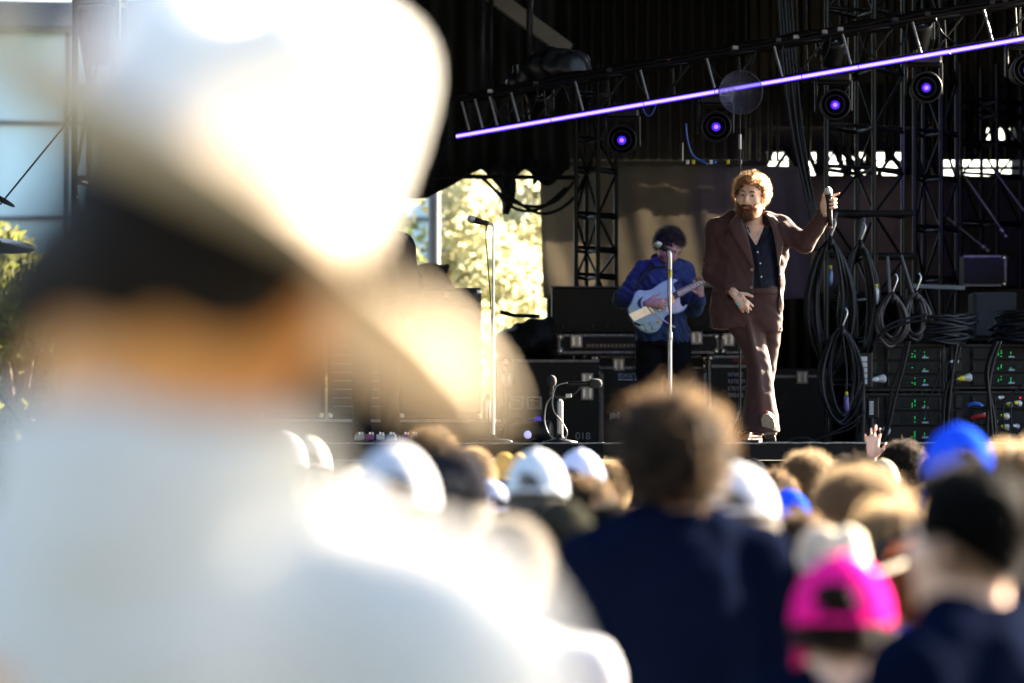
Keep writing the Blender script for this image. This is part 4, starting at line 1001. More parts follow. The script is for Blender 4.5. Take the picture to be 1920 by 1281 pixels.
# low double stand with two microphones
def low_stand():
    Y = 26.15; b = P(1050, 832, Y); t = thing('low_microphone_stand', 'short stubby microphone stand with cables at the stage edge', 'microphone stand', (b.x, Y, STAGE))
    z = lambda y: P(0, y, Y).z - STAGE; x = lambda p: P(p, 0, Y).x - b.x
    MB().lathe([(.12, 0), (.12, .015), (.05, .03), (.022, .05), (.02, .07)], (0, 0, 0), n=20).build('base', DARKM, t, True)
    rod('post', (0, 0, .03), (0, 0, z(752)), .021, ALU, t); rod('post', (0, 0, z(790)), (0, 0, z(745)), .013, STEEL, t)
    MB().box((0, 0, z(745)), (.09, .03, .03), ch=.008).build('bracket', BLACKM, t)
    MB().tube(smooth_path([(x(1034), 0, z(745)), (x(1040), 0, z(742)), (x(1060), 0, z(744)), (x(1080), 0, z(736)), (x(1090), 0, z(722))], 5), .008, 6).build('arm', DARKM, t, True)
    MB().box((x(1066), -.01, z(742)), (.045, .03, .03), ch=.006).build('clamp', ALU, t); MB().box((x(1033), -.005, z(737)), (.028, .03, .06), ch=.006).build('clip', DARKM, t)
    for i, q in enumerate(([(1034, 745), (1024, 760), (1021, 790), (1030, 815), (1046, 826)], [(1064, 718), (1044, 724), (1036, 745), (1038, 770), (1052, 790), (1063, 810), (1058, 826)])):
        MB().tube(smooth_path([(x(a), -.03 - .01 * i, z(c)) for a, c in q], 7), .0055, 6).build('microphone_cable', mat('grey_mic_cable', (.16, .15, .15), .4, var=.2), t, True)
    foam = mat('dark_foam', (.02, .02, .022), .9, var=.2, bump=.4, bscale=300)
    m = thing('instrument_microphone', 'small round black microphone standing upright on the short stand', 'microphone', P(1034, 736, Y))
    MB().lathe([(.012, 0), (.013, .04), (.028, .05), (.034, .075), (.030, .1), (.015, .115), (.001, .118)], (0, -.01, .0), (0.02, 0, 1), 16).build('capsule', foam, m, True)
    m = thing('instrument_microphone', 'black stick microphone with foam head lying level on the short stand', 'microphone', P(1129, 719, Y))
    MB().lathe([(.001, -.002), (.022, .004), (.032, .025), (.033, .06), (.028, .085)], (0, 0, 0), (-1, 0, -.02), 16).build('foam_head', foam, m, True)
    MB().lathe([(.02, .08), (.0185, .12), (.016, .21), (.009, .24)], (0, 0, 0), (-1, 0, -.02), 14).build('handle', BLACKM, m, True)
low_stand()
# floor moving light, tipped
def floor_light():
    c = P(985, 834, 28.0); t = thing('floor_light', 'black moving light lying on the stage floor beside the kick microphones', 'stage light', (c.x, 28.0, STAGE), R(8))
    MB().box((-.05, .1, .06), (.26, .2, .12), ch=.02).build('base', BLACKM, t)
    MB().tube(smooth_path([(-.15, 0, .03), (-.14, -.02, .14), (-.08, -.02, .175), (.0, -.0, .16)], 5), .02, 8).build('yoke', BLACKM, t, True)
    MB().lathe([(.05, -.16), (.07, -.14), (.078, 0), (.085, .04), (.085, .15), (.07, .16)], (.03, -.05, .085), (.95, -.3, .03), 20).build('barrel', BLACKM, t, True)
    MB().box((.05, .02, .16), (.14, .08, .05), M=Matrix.Rotation(R(-20), 3, 'Y'), ch=.012).build('motor_box', BLACKM, t)
    for i in range(5): MB().box((.065 + .011 * i, -.024, .178 + .003 * i), (.004, .006, .035)).build('vent_slot', mat('blue_vent_glow', (.02, .02, .3), .4, var=0, emit=(.05, .03, 1), estr=.05), t)
    MB().lathe([(.03, 0), (.026, .008), (.001, .012)], (.0, -.125, .07), (0, -1, 0), 16).build('lens', mat('pale_lens', (.35, .38, .6), .15, var=0, emit=(.5, .5, 1.0), estr=.05), t, True)
floor_light()

# ---------------------------------------------------------------- left side: riser, amplifiers, covered gear
def left_side():
    Y = 29.6; a, b = P(470, 834, Y), P(938, 786, Y)
    r = thing('riser', 'low platform with a pale front lip under the guitar cabinets', 'riser', ((a.x + b.x) / 2, Y, STAGE)); W, H = b.x - a.x, b.z - STAGE
    MB().box((0, .6, H / 2), (W, 1.2, H - .002)).build('riser_body', mat('dark_brown_carpet', (.035, .028, .028), .95, var=.25, bump=.3, bscale=200), r)
    MB().box((0, -.012, H - .012), (W + .01, .03, .024), ch=.004).build('lip', ALU, r)
    cabm = mat('black_tolex', (.014, .014, .016), .7, var=.2, bump=.2, bscale=250); gr = mat('dark_grille_cloth', (.05, .043, .04), .9, var=.25, vscale=50, bump=.2, bscale=300)
    for i, (x0, x1, y0, lb) in enumerate(((486, 606, 560, 'black guitar cabinet at the outer end of the riser'), (614, 742, 585, 'guitar combo with slatted grille in the middle of the riser'), (748, 902, 540, 'broad black guitar cabinet at the microphone end of the riser'))):
        q, s = P(x0, 786, Y + .2), P(x1, y0, Y + .2); w_, h_ = s.x - q.x, s.z - (STAGE + H)
        t = thing('guitar_cabinet', lb, 'guitar cabinet', ((q.x + s.x) / 2, Y + .2, STAGE + H), 0, 'guitar cabinets on the riser')
        MB().box((0, .16, h_ / 2 + .001), (w_, .32, h_), ch=.012).build('cabinet_shell', cabm, t)
        MB().box((0, -.004, h_ * .45), (w_ - .05, .012, h_ * .8), ch=.003).build('grille', gr, t)
        MB().box((0, -.003, h_ * .92), (w_ - .05, .012, h_ * .10), ch=.003).build('control_panel', ALU if i == 1 else DARKM, t)
        for k in range(6): MB().lathe([(.012, 0), (.010, .015)], (-w_ * .35 + k * w_ * .14, -.009, h_ * .92), (0, -1, 0), 10).build('knob', BLACK, t)
        if i == 1:
            for k in range(9): MB().box((0, -.012, h_ * (.12 + k * .08)), (w_ - .09, .006, .008)).build('slat', EDGE, t)
        for sx in (-1, 1):
            for zz in (.03, h_ - .03): MB().box((sx * (w_ / 2 - .018), .0, zz), (.042, .02, .042), ch=.01).build('corner', STEEL, t)
    # small silver canister with bottles at the riser end
    c = P(913, 786, Y - .02); t = thing('water_flask', 'small silver flask standing at the end of the riser', 'flask', (c.x, Y + .05, STAGE + H))
    MB().lathe([(.035, 0), (.037, .01), (.037, .13), (.03, .15), (.018, .16)], (0, 0, 0), n=18).build('flask_body', STEEL, t, True); MB().lathe([(.02, .16), (.02, .19), (.01, .195)], (0, 0, 0), n=14).build('cap', BLACK, t, True)
    # pedals
    Y2 = 26.3
    for i, (x0, x1, lb) in enumerate(((664, 742, 'pedalboard with small chrome switches at the standing musician\'s feet'), (752, 800, 'short row of effects pedals beside the pedalboard'))):
        q, s = P(x0, 0, Y2), P(x1, 0, Y2); w_ = s.x - q.x; t = thing('pedalboard', lb, 'pedals', ((q.x + s.x) / 2, Y2, STAGE))
        MB().box((0, .1, .012), (w_, .24, .022), ch=.004).build('tray', BLACK, t); g = random.Random(i); n = 4 if i == 0 else 3
        for k in range(n):
            x = -w_ / 2 + (k + .5) * w_ / n; pd = MB().box((x, .08, .045), (w_ / n * .8, .12, .04), ch=.006).build('pedal', mat('pedal_%d' % ((k + i) % 4), [(.3, .3, .32), (.25, .05, .2), (.5, .5, .5), (.08, .2, .3)][(k + i) % 4], .4, var=.1), t)
            MB().lathe([(.008, 0), (.008, .015)], (x, .05, .065), n=8).build('footswitch', CHROME, pd); MB().lathe([(.008, 0), (.007, .014)], (x + .015, .11, .065), n=8).build('knob', WHP, pd)
    # covered gear silhouettes against the bright gap
    for i, (px, py, w_, h_) in enumerate(((985, 640, 120, 58), (780, 560, 150, 100))):
        Yc = 33.5; s = SDF((-.6, -.4, -.05), (.6, .4, .7), .022); hw, hh = M2PX(w_, Yc) / 2, M2PX(h_, Yc)
        s.ell((0, 0, hh * .4), (hw, .25, hh * .62), .05); s.ell((hw * .4, 0, hh * .7), (hw * .5, .2, hh * .45), .08); s.cone((hw * .5, 0, hh * .9), (hw * .8, 0, hh * 1.12), .05, .03, .05); s.wrinkle(.02, 18, i)
        o = s.build('covered_gear', MATS['black_tarpaulin']); o.location = P(px, py + h_ / 2, Yc) ; tag(o, ['low black cloth-covered gear against the bright gap beside the big trunk', 'black cloth-covered gear behind the broad guitar cabinet'][i], 'covered gear')
        q = o.location; b = MB().box((q.x, Yc + .1, (q.z + STAGE) / 2), (hw * 1.9, .5, q.z - STAGE), ch=.02).build('equipment_crate', LAMIN); tag(b, ['tall plain black crate under the low covered gear', 'tall plain black crate under the covered gear behind the cabinets'][i], 'crate')
    o = MB().tube([P(938, 585, 33.2), P(965, 592, 33.2), P(1012, 593, 33.2)], .02, 6).build('pipe', BLACKM); tag(o, 'thin black pipe lying on covered gear in the bright gap', 'pipe')
    # cymbal and boom microphone at far left
    c = P(-10, 455, 28); t = thing('cymbal_stand', 'dark cymbal on a slim stand at the far left', 'cymbal', (c.x, 28, STAGE)); hz = c.z - STAGE
    m = MB().lathe([(.012, .02), (.04, .018), (.06, .004), (.3, -.02), (.302, -.023), (.06, -.002), (.01, .01)], (0, 0, 0), n=36).build('cymbal', mat('dark_bronze', (.05, .04, .03), .35, metal=.8, var=.2), t, True); m.location = (0, 0, hz); m.rotation_euler = (R(13), R(6), 0)
    rod('stand_tube', (0, 0, .3), (0, 0, hz + .04), .012, BLACKM, t)
    for a in (0, 2.1, 4.2): rod('leg', (0, 0, .4), (.3 * math.cos(a), .3 * math.sin(a), .01), .01, BLACKM, t)
    t = thing('boom_stand', 'thin black boom arm slanting up across the glass hall at far left', 'microphone stand', P(-60, 832, 28.2)); q = lambda x, y: P(x, y, 28.2) - Vector(t.location)
    t.location.z = STAGE
    rod('boom_arm', q(0, 364 + 20), q(118, 240), .007, BLACKM, t); rod('boom_arm', q(118, 240), q(170, 150), .007, BLACKM, t); rod('stand_tube', (P(170, 0, 28.2).x - t.location.x, 0, .05), q(170, 150), .011, BLACKM, t)
    MB().lathe([(.12, 0), (.12, .018), (.02, .04)], (P(170, 0, 28.2).x - t.location.x, 0, 0), n=20).build('base', BLACKM, t, True)
    m = thing('instrument_microphone', 'slim black microphone hanging from the far left boom arm', 'microphone', P(28, 388, 28.2)); MB().lathe([(.004, 0), (.013, .02), (.016, .05), (.02, .08), (.02, .17)], (0, 0, 0), (-1, 0, .55), 12).build('microphone_body', BLACKM, m, True)
left_side()
# ================================================================ people: shared bodies for the crowd
def hand_sdf(s, wrist, fwd, side, k=.01, sc=1., thumb=1, curl=.5, pr=.0):
    """palm plus five fingers. fwd: along the hand, side: across towards the thumb; curl bends along the palm normal"""
    f = np.array(fwd, float); f /= np.linalg.norm(f); e = np.array(side, float); e -= f * (e @ f); e /= np.linalg.norm(e); nrm = np.cross(f, e) * thumb
    w = np.array(wrist, float)
    s.cone(w, w + f * .055 * sc, .026 * sc, .034 * sc, k, flat=(nrm, 1.75)); s.cone(w + f * .055 * sc, w + f * .085 * sc, .034 * sc, .036 * sc, k, flat=(nrm, 1.9))
    for i, (o, L) in enumerate(((.030, .072), (.010, .080), (-.010, .074), (-.029, .058))):
        b = w + f * (.088 - abs(i - 1.2) * .004) * sc + e * o * sc; d = f + e * (.12 - i * .08); d /= np.linalg.norm(d)
        c1, c2 = curl * .9, curl * 1.9
        p1 = b + (d * math.cos(c1 * .6) + nrm * math.sin(c1 * .6)) * L * .45 * sc; p2 = p1 + (d * math.cos(c1 + .2 * curl) + nrm * math.sin(c1 + .2 * curl)) * L * .32 * sc; p3 = p2 + (d * math.cos(c2) + nrm * math.sin(c2)) * L * .26 * sc
        s.chain([b, p1, p2, p3], [.0095 * sc, .0088 * sc, .008 * sc, .007 * sc], .004)
    b = w + f * .02 * sc + e * .024 * sc; d = f * .7 + e * .75 + nrm * .25; d /= np.linalg.norm(d)
    p1 = b + d * .042 * sc; p2 = p1 + (d * .75 + f * .5) * .034 * sc
    s.chain([b, p1, p2], [.014 * sc, .0105 * sc, .009 * sc], .008)

def head_sdf(s, c, Rm, sc=1., jaw=1., nose=1.):
    """adult head; local axes: +y is the face direction, c the middle of the skull"""
    Rm = np.array(Rm); T = lambda p: tuple(np.array(c) + Rm @ (np.array(p, float) * sc)); E = lambda p, r, k=.02, op='u': s.ell(T(p), np.array(r) * sc, k, op, Rm)
    E((0, -.012, .022), (.076, .094, .098)); E((0, .018, -.030), (.068, .076, .088), .03); E((0, .034, -.082), (.050 * jaw, .052, .040), .03)
    E((0, .078, -.110), (.024, .020, .018), .02)                     # chin
    for q in (-1, 1):
        E((q * .043, .058, -.030), (.026, .028, .026), .025); E((q * .033, .093, .006), (.019, .016, .012), .010, 's')
        E((q * .030, .080, .026), (.026, .014, .008), .014); E((q * .078, -.006, -.018), (.010, .020, .031), .008)
        E((q * .013, .098, -.042), (.010, .011, .009), .006)
    s.chain([T((0, .088, .012)), T((0, .104, -.022)), T((0, .108, -.036))], [.009 * sc, .012 * sc, .0135 * sc], .012)
    s.cone(T((-.020, .086, -.066)), T((.020, .086, -.066)), .008 * sc, .008 * sc, .006); s.cone(T((-.017, .084, -.078)), T((.017, .084, -.078)), .0085 * sc, .0085 * sc, .006)
    s.cone(T((-.024, .102, -.0715)), T((.024, .102, -.0715)), .003 * sc, .003 * sc, .003, 's')
    return T
ID3 = np.eye(3)
NECK = 1.44
def base_body(raise_arm=False):
    f = ((-.13, .13, .011),); s = SDF((-.45, -.3, -.01), (.45, .35, 2.15 if raise_arm else 1.80), .02, fx=f, fy=f, fz=((1.42, 1.8, .011),) + (((1.75, 2.15, .009),) if raise_arm else ()))
    head_sdf(s, (0, .01, 1.632), ID3)
    s.cone((0, -.012, 1.42), (0, -.004, 1.58), .062, .055, .03)
    s.loft([(.86, 0, 0, .15, .11), (.95, 0, 0, .17, .115), (1.08, 0, 0, .145, .10), (1.25, 0, .0, .165, .115), (1.38, 0, -.005, .165, .10), (1.45, 0, -.01, .10, .07)], .02)
    for q in (-1, 1):
        s.cone((q * .06, -.012, 1.47), (q * .175, -.01, 1.40), .045, .055, .03)
        if raise_arm and q == -1:
            s.chain([(-.18, 0, 1.40), (-.25, .12, 1.47), (-.15, .16, 1.71)], [.052, .042, .028], .03); hand_sdf(s, (-.15, .16, 1.71), (.05, .05, 1), (1, -.2, 0), thumb=1, curl=.12, sc=1.2)
        else:
            s.chain([(q * .185, -.005, 1.40), (q * .235, -.015, 1.13), (q * .235, .07, .90)], [.052, .040, .027], .03); hand_sdf(s, (q * .235, .07, .90), (0, .25, -1), (-q * .3, 1, 0), thumb=-q, curl=.5)
        s.chain([(q * .085, 0, .90), (q * .095, .01, .48), (q * .10, -.02, .08)], [.088, .056, .040], .03); s.cone((q * .10, -.02, .05), (q * .115, .13, .035), .042, .032, .03)
    return s
def base_shirt(raise_arm=False, jacket=False):
    s = SDF((-.45, -.3, .7), (.45, .35, 1.95 if raise_arm else 1.56), .016); o = .02 if jacket else .012
    s.loft([(.80, 0, 0, .180 + o, .125 + o), (.95, 0, 0, .178 + o, .120 + o), (1.08, 0, 0, .165 + o, .112 + o), (1.25, 0, .0, .175 + o, .120 + o), (1.38, 0, -.005, .172 + o, .105 + o), (1.455, 0, -.012, .10 + o, .075 + o)], .02)
    for q in (-1, 1):
        s.cone((q * .06, -.012, 1.472), (q * .18, -.01, 1.405), .048 + o, .058 + o, .04)
        if raise_arm and q == -1: s.chain([(-.18, 0, 1.40), (-.25, .12, 1.47)], [.058 + o, .050 + o], .03)
        elif jacket: s.chain([(q * .185, -.005, 1.40), (q * .238, -.015, 1.13), (q * .238, .065, .91)], [.058 + o, .050 + o, .040 + o], .03)
        else: s.chain([(q * .185, -.005, 1.40), (q * .225, -.012, 1.20)], [.058 + o, .056 + o], .03)
    s.ell((0, -.008, 1.50), (.066, .064, .08), .0, 's')
    if jacket: s.loft([(1.46, 0, -.012, .086, .078), (1.515, 0, -.008, .078, .072)], .012); s.ell((0, -.004, 1.53), (.066, .062, .07), .0, 's')
    s.wrinkle(.007, 16, 2); s.wrinkle(.003, 40, 4)
    return s
def base_trousers():
    s = SDF((-.3, -.25, .03), (.3, .25, .97), .02)
    s.loft([(.80, 0, 0, .185, .13), (.95, 0, 0, .178, .122)], .02)
    for q in (-1, 1): s.chain([(q * .088, 0, .84), (q * .097, .01, .48), (q * .10, -.02, .08)], [.102, .072, .062], .03)
    s.wrinkle(.006, 20, 3)
    return s
def base_shoe():
    s = SDF((-.07, -.12, -.002), (.07, .22, .13), .012); s.cone((0, -.02, .05), (.005, .13, .035), .052, .042, .03); s.prism([(-1, -.5), (1, -.5), (1, .0), (-1, .0)], -1, 1, 's'); return s
SK = {'pale': skin('pale_skin', (.55, .33, .24)), 'tan': skin('tan_skin', (.42, .23, .15)), 'dark': skin('dark_skin', (.14, .075, .05))}
BODY = base_body().mesh('body', SK['pale']); BODY_R = base_body(True).mesh('body', SK['pale'])
SHIRT = base_shirt().mesh('shirt', BLACK); SHIRT_R = base_shirt(True).mesh('shirt', BLACK); JACKET = base_shirt(False, True).mesh('jacket', BLACK)
TROUS = base_trousers().mesh('trousers', mat('dark_denim', (.03, .035, .06), .85, var=.2, bump=.15)); SHOE = base_shoe().mesh('shoe', mat('dark_shoe', (.03, .03, .03), .5))
HC = (0, -.002, 1.654)                       # skull centre of the shared body
def cap_mesh():
    """six-panel crown with seams, and back opening"""
    m = MB(); rows = []; n = 72
    for i in range(21):
        th = i / 20 * R(93); r = []
        for k in range(n + 1):
            a = 2 * math.pi * k / n; seam = 1 - .012 * max(0, 1 - abs(((a / (math.pi / 3)) % 1) - .0) * 9) - .012 * max(0, 1 - abs(((a / (math.pi / 3)) % 1) - 1) * 9)
            bulge = 1.0 + .05 * math.sin(th) * max(0, math.sin(a)) * (1 if i > 4 else .5)
            z = .118 * math.cos(th)
            r.append((.089 * math.sin(th) * math.cos(a) * seam, .104 * math.sin(th) * math.sin(a) * bulge * seam, z))
        rows.append(r)
    m.sheet(rows); keep = []
    for f_ in m.f:
        c_ = sum((Vector(m.v[i]) for i in f_), Vector()) / len(f_); da = math.atan2(c_.x, -c_.y)
        if c_.y < 0 and abs(da) < .36 and c_.z < .026 * math.sqrt(max(0, 1 - (da / .36) ** 2)): continue
        keep.append(f_)
    m.f = keep; return m
def visor_mesh():
    rows = []
    for i in range(7):
        v = i / 6; r = []
        for k in range(17):
            a = R(25) + R(130) * k / 16; rr = 1 + v * .62 * math.sin(a) ** .6
            r.append((.087 * math.cos(a) * (1 + .12 * v), .104 * math.sin(a) * rr, .008 - .03 * v * v - .055 * (math.cos(a) ** 2) * (.3 + v)))
        rows.append(r)
    return MB().sheet(rows)
CAP = cap_mesh().mesh('cap', BLACK, True); VISOR = visor_mesh().mesh('visor', BLACK, True)
BUTTON = MB().lathe([(.008, 0), (.006, .005), (.001, .007)], (0, 0, .117), n=10).mesh('button', BLACK, True)
STRAP = MB().tube([(.089 * math.sin(a), -.103 * math.cos(a), .0) for a in np.linspace(-.6, .6, 12)], .006, 6).mesh('strap', BLACK, True)
def hat_mesh():
    prof = [(.001, .125), (.05, .122), (.078, .10), (.088, .05), (.093, .0)]; rows = []
    for (r, h) in prof: rows.append([(r * math.cos(a), r * 1.16 * math.sin(a), h - (.02 * math.exp(-(math.cos(a) * r / .02) ** 2) if h > .09 else 0)) for a in np.linspace(0, 2 * math.pi, 37)])
    for i in range(1, 7):
        v = i / 6; rows.append([((.093 + .085 * v) * math.cos(a), (.108 + .085 * v) * math.sin(a), .03 * v * v * math.cos(a) ** 2 - .02 * v * math.sin(a) ** 2 - .004) for a in np.linspace(0, 2 * math.pi, 37)])
    return MB().sheet(rows)
HAT = hat_mesh().mesh('sun_hat', BLACK, True)
def scalp_test(low): return lambda v: (v[:, 2] > np.where(v[:, 1] > .25, .42 + .2 * v[:, 1], low + .45 * np.clip(v[:, 1], -.2, 1)))
def hair_base(puff, low, seed, noise=.012):
    s = SDF((-.2, -.2, 1.45), (.2, .2, 1.88), .011)
    s.ell((0, -.008, 1.664), (.082 + puff, .100 + puff, .100 + puff), 0); s.ell((0, .125, 1.60), (.085, .085, .10), .02, 's')
    s.prism([(-1, 1.3), (1, 1.3), (1, 1.654 + low * .1), (-1, 1.654 + low * .1)], -1, 1, 's', .01); s.wrinkle(noise, 55, seed); return s.mesh('hair', BLACK)
HAIRM, HAIRS = {}, {}
def hair_kind(kind):
    if kind in HAIRM: return HAIRM[kind], HAIRS[kind]
    if kind == 'crop':   me = hair_base(.004, -.85, 1, .004); r, n = ell_points(5000, HC, (.082, .102, .103), scalp_test(-.75), 1); p = grow(r, n, .024, 4, .2, jit=.3, seed=1); rad = .0007
    elif kind == 'tousled': me = hair_base(.002, -.85, 2, .008); r, n = ell_points(6500, HC, (.086, .106, .108), scalp_test(-.8), 2); p = grow(r, n, .046, 8, 1.0, .8, .012, 1.0, jit=.4, seed=2); rad = .0009
    elif kind == 'curly': me = hair_base(.008, -.9, 3, .012); r, n = ell_points(6000, HC, (.095, .115, .115), scalp_test(-.85), 3); p = grow(r, n, .075, 14, .7, 1., .012, 2.6, jit=.5, seed=3); rad = .0008
    elif kind == 'long':
        s = SDF((-.2, -.25, 1.25), (.2, .2, 1.85), .012); s.ell((0, -.01, 1.666), (.094, .112, .112), 0); s.cone((0, -.06, 1.62), (0, -.09, 1.36), .088, .09, .04, flat=((0, 1, 0), 1.7)); s.ell((0, .14, 1.58), (.09, .09, .12), .02, 's'); s.wrinkle(.009, 50, 6); me = s.mesh('hair', BLACK)
        r, n = ell_points(5000, HC, (.096, .114, .114), scalp_test(-.3), 4); p = grow(r, n, .26, 12, 3.2, .4, .01, 1.2, jit=.15, seed=4); rad = .0008
    else:  # fringe of hair under a cap
        me = hair_base(.003, -.9, 5, .004); r, n = ell_points(2200, HC, (.083, .103, .10), lambda v: (v[:, 2] > -.85) & (v[:, 2] < -.1) & (v[:, 1] < .15), 5); p = grow(r, n, .03, 4, 1.2, jit=.3, seed=5); rad = .0007
    HAIRM[kind] = me; HAIRS[kind] = (p, rad); return me, (p, rad)
HCOL = {'black': (.0015, .0013, .0015), 'brown': (.012, .006, .003), 'dark': (.004, .0022, .0018), 'sandy': (.07, .038, .018), 'blond': (.14, .085, .04), 'grey': (.10, .09, .08), 'red': (.12, .03, .01)}
THRU = {'black': (.03, .022, .016), 'brown': (.12, .066, .034), 'dark': (.05, .03, .016), 'sandy': (.50, .36, .21), 'blond': (.66, .48, .28), 'grey': (.35, .31, .27), 'red': (.35, .10, .03)}
FLY = {'tousled': ((.086, .106, .108), .062), 'curly': ((.09, .11, .112), .078)}
CHIANG = {'black': (.0015, .0013, .0015), 'brown': (.010, .005, .0025), 'dark': (.004, .0022, .0018)}
CURV = {}
def clothmat(name, col, tr=0.):
    m = mat('cloth_' + name, col, .85, var=.12, vscale=5, bump=.2, bscale=120, sheen=.0, spec=.04, trans=tr)
    m.node_tree.nodes['Principled BSDF'].inputs['IOR'].default_value = 1.06
    return m
CLOTHC = {'navy': (.0018, .0034, .011), 'white': (.45, .45, .49), 'grey': (.25, .27, .29), 'black': (.013, .013, .016), 'blue': (.02, .06, .42), 'royal': (.012, .06, .58), 'teal': (.22, .30, .32), 'pink': (.70, .012, .20), 'orange': (.62, .13, .03), 'khaki': (.33, .29, .2), 'olive': (.022, .022, .016), 'tan': (.25, .18, .10), 'lavender': (.42, .44, .58), 'purple': (.10, .06, .38), 'cream': (.46, .40, .31), 'straw': (.62, .36, .10), 'ltgrey': (.42, .45, .48), 'red': (.4, .03, .03)}
def cm(n, tr=0.): return clothmat(n, CLOTHC[n], tr)
def person(px, py, Y, label, yaw=0., sk='pale', hair='fringe', hc='dark', shirt='navy', jacket=False, head=None, hcol=None, back=False, raise_arm=False, capz=1.14, w=1.0, group='people in the crowd'):
    """a standing spectator; py is the top of hair or headgear in the photograph"""
    ex = {'crop': .012, 'tousled': .04, 'curly': .055, 'long': .03, 'fringe': .01}[hair]; ex = max(ex, .032 if head == 'cap' else .035 if head == 'hat' else 0)
    q = P(px, py, Y); s = q.z / (1.757 + ex)
    t = thing('person', label, 'person', (q.x, Y, 0), yaw, group); t.scale = (s * w, s * w, s)
    inst('body', BODY_R if raise_arm else BODY, t, SK[sk])
    inst('jacket' if jacket else 'shirt', JACKET if jacket else (SHIRT_R if raise_arm else SHIRT), t, cm(shirt))
    inst('trousers', TROUS, t)
    for sx in (-.1, .1): inst('shoe', SHOE, t).location = (sx, -.02, 0)
    me, (p, rad) = hair_kind(hair)
    h = inst('hair', me, t, mat('hairmass_' + hc, tuple(x * .7 for x in HCOL[hc]), .65, var=.3, vscale=60, bump=.5, bscale=220, spec=.04))
    if (hair, hc) not in CURV: CURV[(hair, hc)] = strands('hair_strands', p, rad, strandmat('strand_' + hc, CHIANG[hc], THRU[hc], .12) if hc in CHIANG else strandmat('strand_' + hc, HCOL[hc], THRU[hc]))
    so = bpy.data.objects.new('hair_strands', CURV[(hair, hc)]); link(so, h)
    if hc in CHIANG and head is None and hair in FLY:
        if (hair, 'fly') not in CURV:
            r_, n_ = ell_points(420, HC, FLY[hair][0], scalp_test(-.7), 77)
            CURV[(hair, 'fly')] = strands('flyaway_strands', grow(r_, n_, FLY[hair][1], 9, .6, 1., .013, 1.4, jit=.45, seed=78), .0009, strandmat('flyaway_hair', (.006, .004, .003), (.42, .26, .13), .4))
        link(bpy.data.objects.new('flyaway_strands', CURV[(hair, 'fly')]), h)
    if head == 'cap':
        c = inst('cap', CAP, t, cm(hcol, .12)); c.location = (0, -.006, 1.648); c.rotation_euler = (R(-7 if not back else 8), 0, R(180) if back else 0); c.scale = (1.08, 1.07, capz); c.location.z -= (capz - 1.14) * .10
        v = inst('visor', VISOR, c, cm(hcol)); inst('button', BUTTON, c, cm(hcol)); inst('strap', STRAP, c, cm(hcol))
        for o_ in (c, v):
            md = o_.modifiers.new('solid', 'SOLIDIFY'); md.thickness = .004
    elif head == 'hat':
        c = inst('sun_hat', HAT, t, cm(hcol, .25)); c.location = (0, -.006, 1.665); c.rotation_euler = (R(-6), 0, 0); c.scale = (1.04, 1.04, 1.0)
        md = c.modifiers.new('solid', 'SOLIDIFY'); md.thickness = .004
    return t
# ================================================================ the crowd
person(1258, 722, 8.2, 'dark-haired person in a navy jacket standing taller than those around', R(24), hair='tousled', hc='dark', shirt='navy', jacket=True, w=1.07)
person(1818, 866, 6.1, 'person with close-cropped black hair and navy jacket right beside the pink cap', R(48), hair='crop', hc='black', shirt='navy', jacket=True, w=1.05)
person(1578, 1036, 6.9, 'person in a hot pink cap and dark top', R(-8), hair='fringe', hc='brown', shirt='navy', head='cap', hcol='pink', w=1.2, capz=1.32)
person(1795, 792, 9.8, 'person in a bright royal blue cap beyond the crop-haired person', R(15), head='cap', hcol='royal', shirt='black', hc='brown')
person(1380, 866, 9.0, 'person in a clean white cap and grey-green shirt beside the navy jacket', R(-4), head='cap', hcol='white', shirt='teal', hc='grey', w=1.15)
person(1478, 915, 13.5, 'person in a blue cap with pale sunlit top behind the white cap', R(20), head='cap', hcol='royal', shirt='navy', hc='brown')
person(1612, 878, 11.0, 'person with a big mop of sandy curls', R(5), hair='curly', hc='sandy', shirt='tan', w=1.12)
person(1516, 848, 17.0, 'person with light brown curls standing near the stage', R(-5), hair='curly', hc='sandy', shirt='black')
person(1605, 856, 16.0, 'person with dark curls edged by sun beside the brown curls', R(8), hair='curly', hc='dark', shirt='navy')
person(1560, 984, 8.4, 'person in a wide cream sun hat behind the pink cap', R(10), hair='fringe', hc='blond', shirt='cream', head='hat', hcol='cream', w=1.05)
person(1412, 858, 20.0, 'person in a small charcoal cap near the stage below the singer', 0, head='cap', hcol='black', shirt='black', sk='tan')
person(1694, 828, 21.5, 'dark curly-haired person raising one open hand by the stage', R(12), hair='curly', hc='dark', shirt='black', raise_arm=True)
person(738, 828, 7.6, 'person in a bright white cap and white shirt beside the black cap', R(12), head='cap', hcol='white', shirt='white', hc='brown')
person(850, 833, 8.8, 'person in a black cap with an open back and white shirt', R(4), head='cap', hcol='black', shirt='white', hc='grey', sk='tan')
person(812, 800, 15.5, 'brown-haired person standing beyond the black cap', R(-10), hair='tousled', hc='brown', shirt='grey')
person(1006, 840, 10.6, 'person in a pale grey cap beside the straw hat', R(-12), head='cap', hcol='ltgrey', shirt='ltgrey', hc='grey', sk='tan')
person(958, 848, 16.5, 'person in an orange straw hat with a dark brim edge', R(10), head='hat', hcol='straw', shirt='navy', hc='brown')
person(1088, 840, 13.0, 'person in a pale lavender cap behind the grey cap', R(-15), head='cap', hcol='lavender', shirt='white', hc='black', sk='tan')
person(918, 898, 13.5, 'person in a small white and blue cap with an orange shirt', R(25), head='cap', hcol='lavender', shirt='orange', hc='brown', w=.95)
person(1055, 930, 8.8, 'person in a dark olive cap low beside the navy jacket', R(-20), head='cap', hcol='olive', shirt='blue', hc='dark')
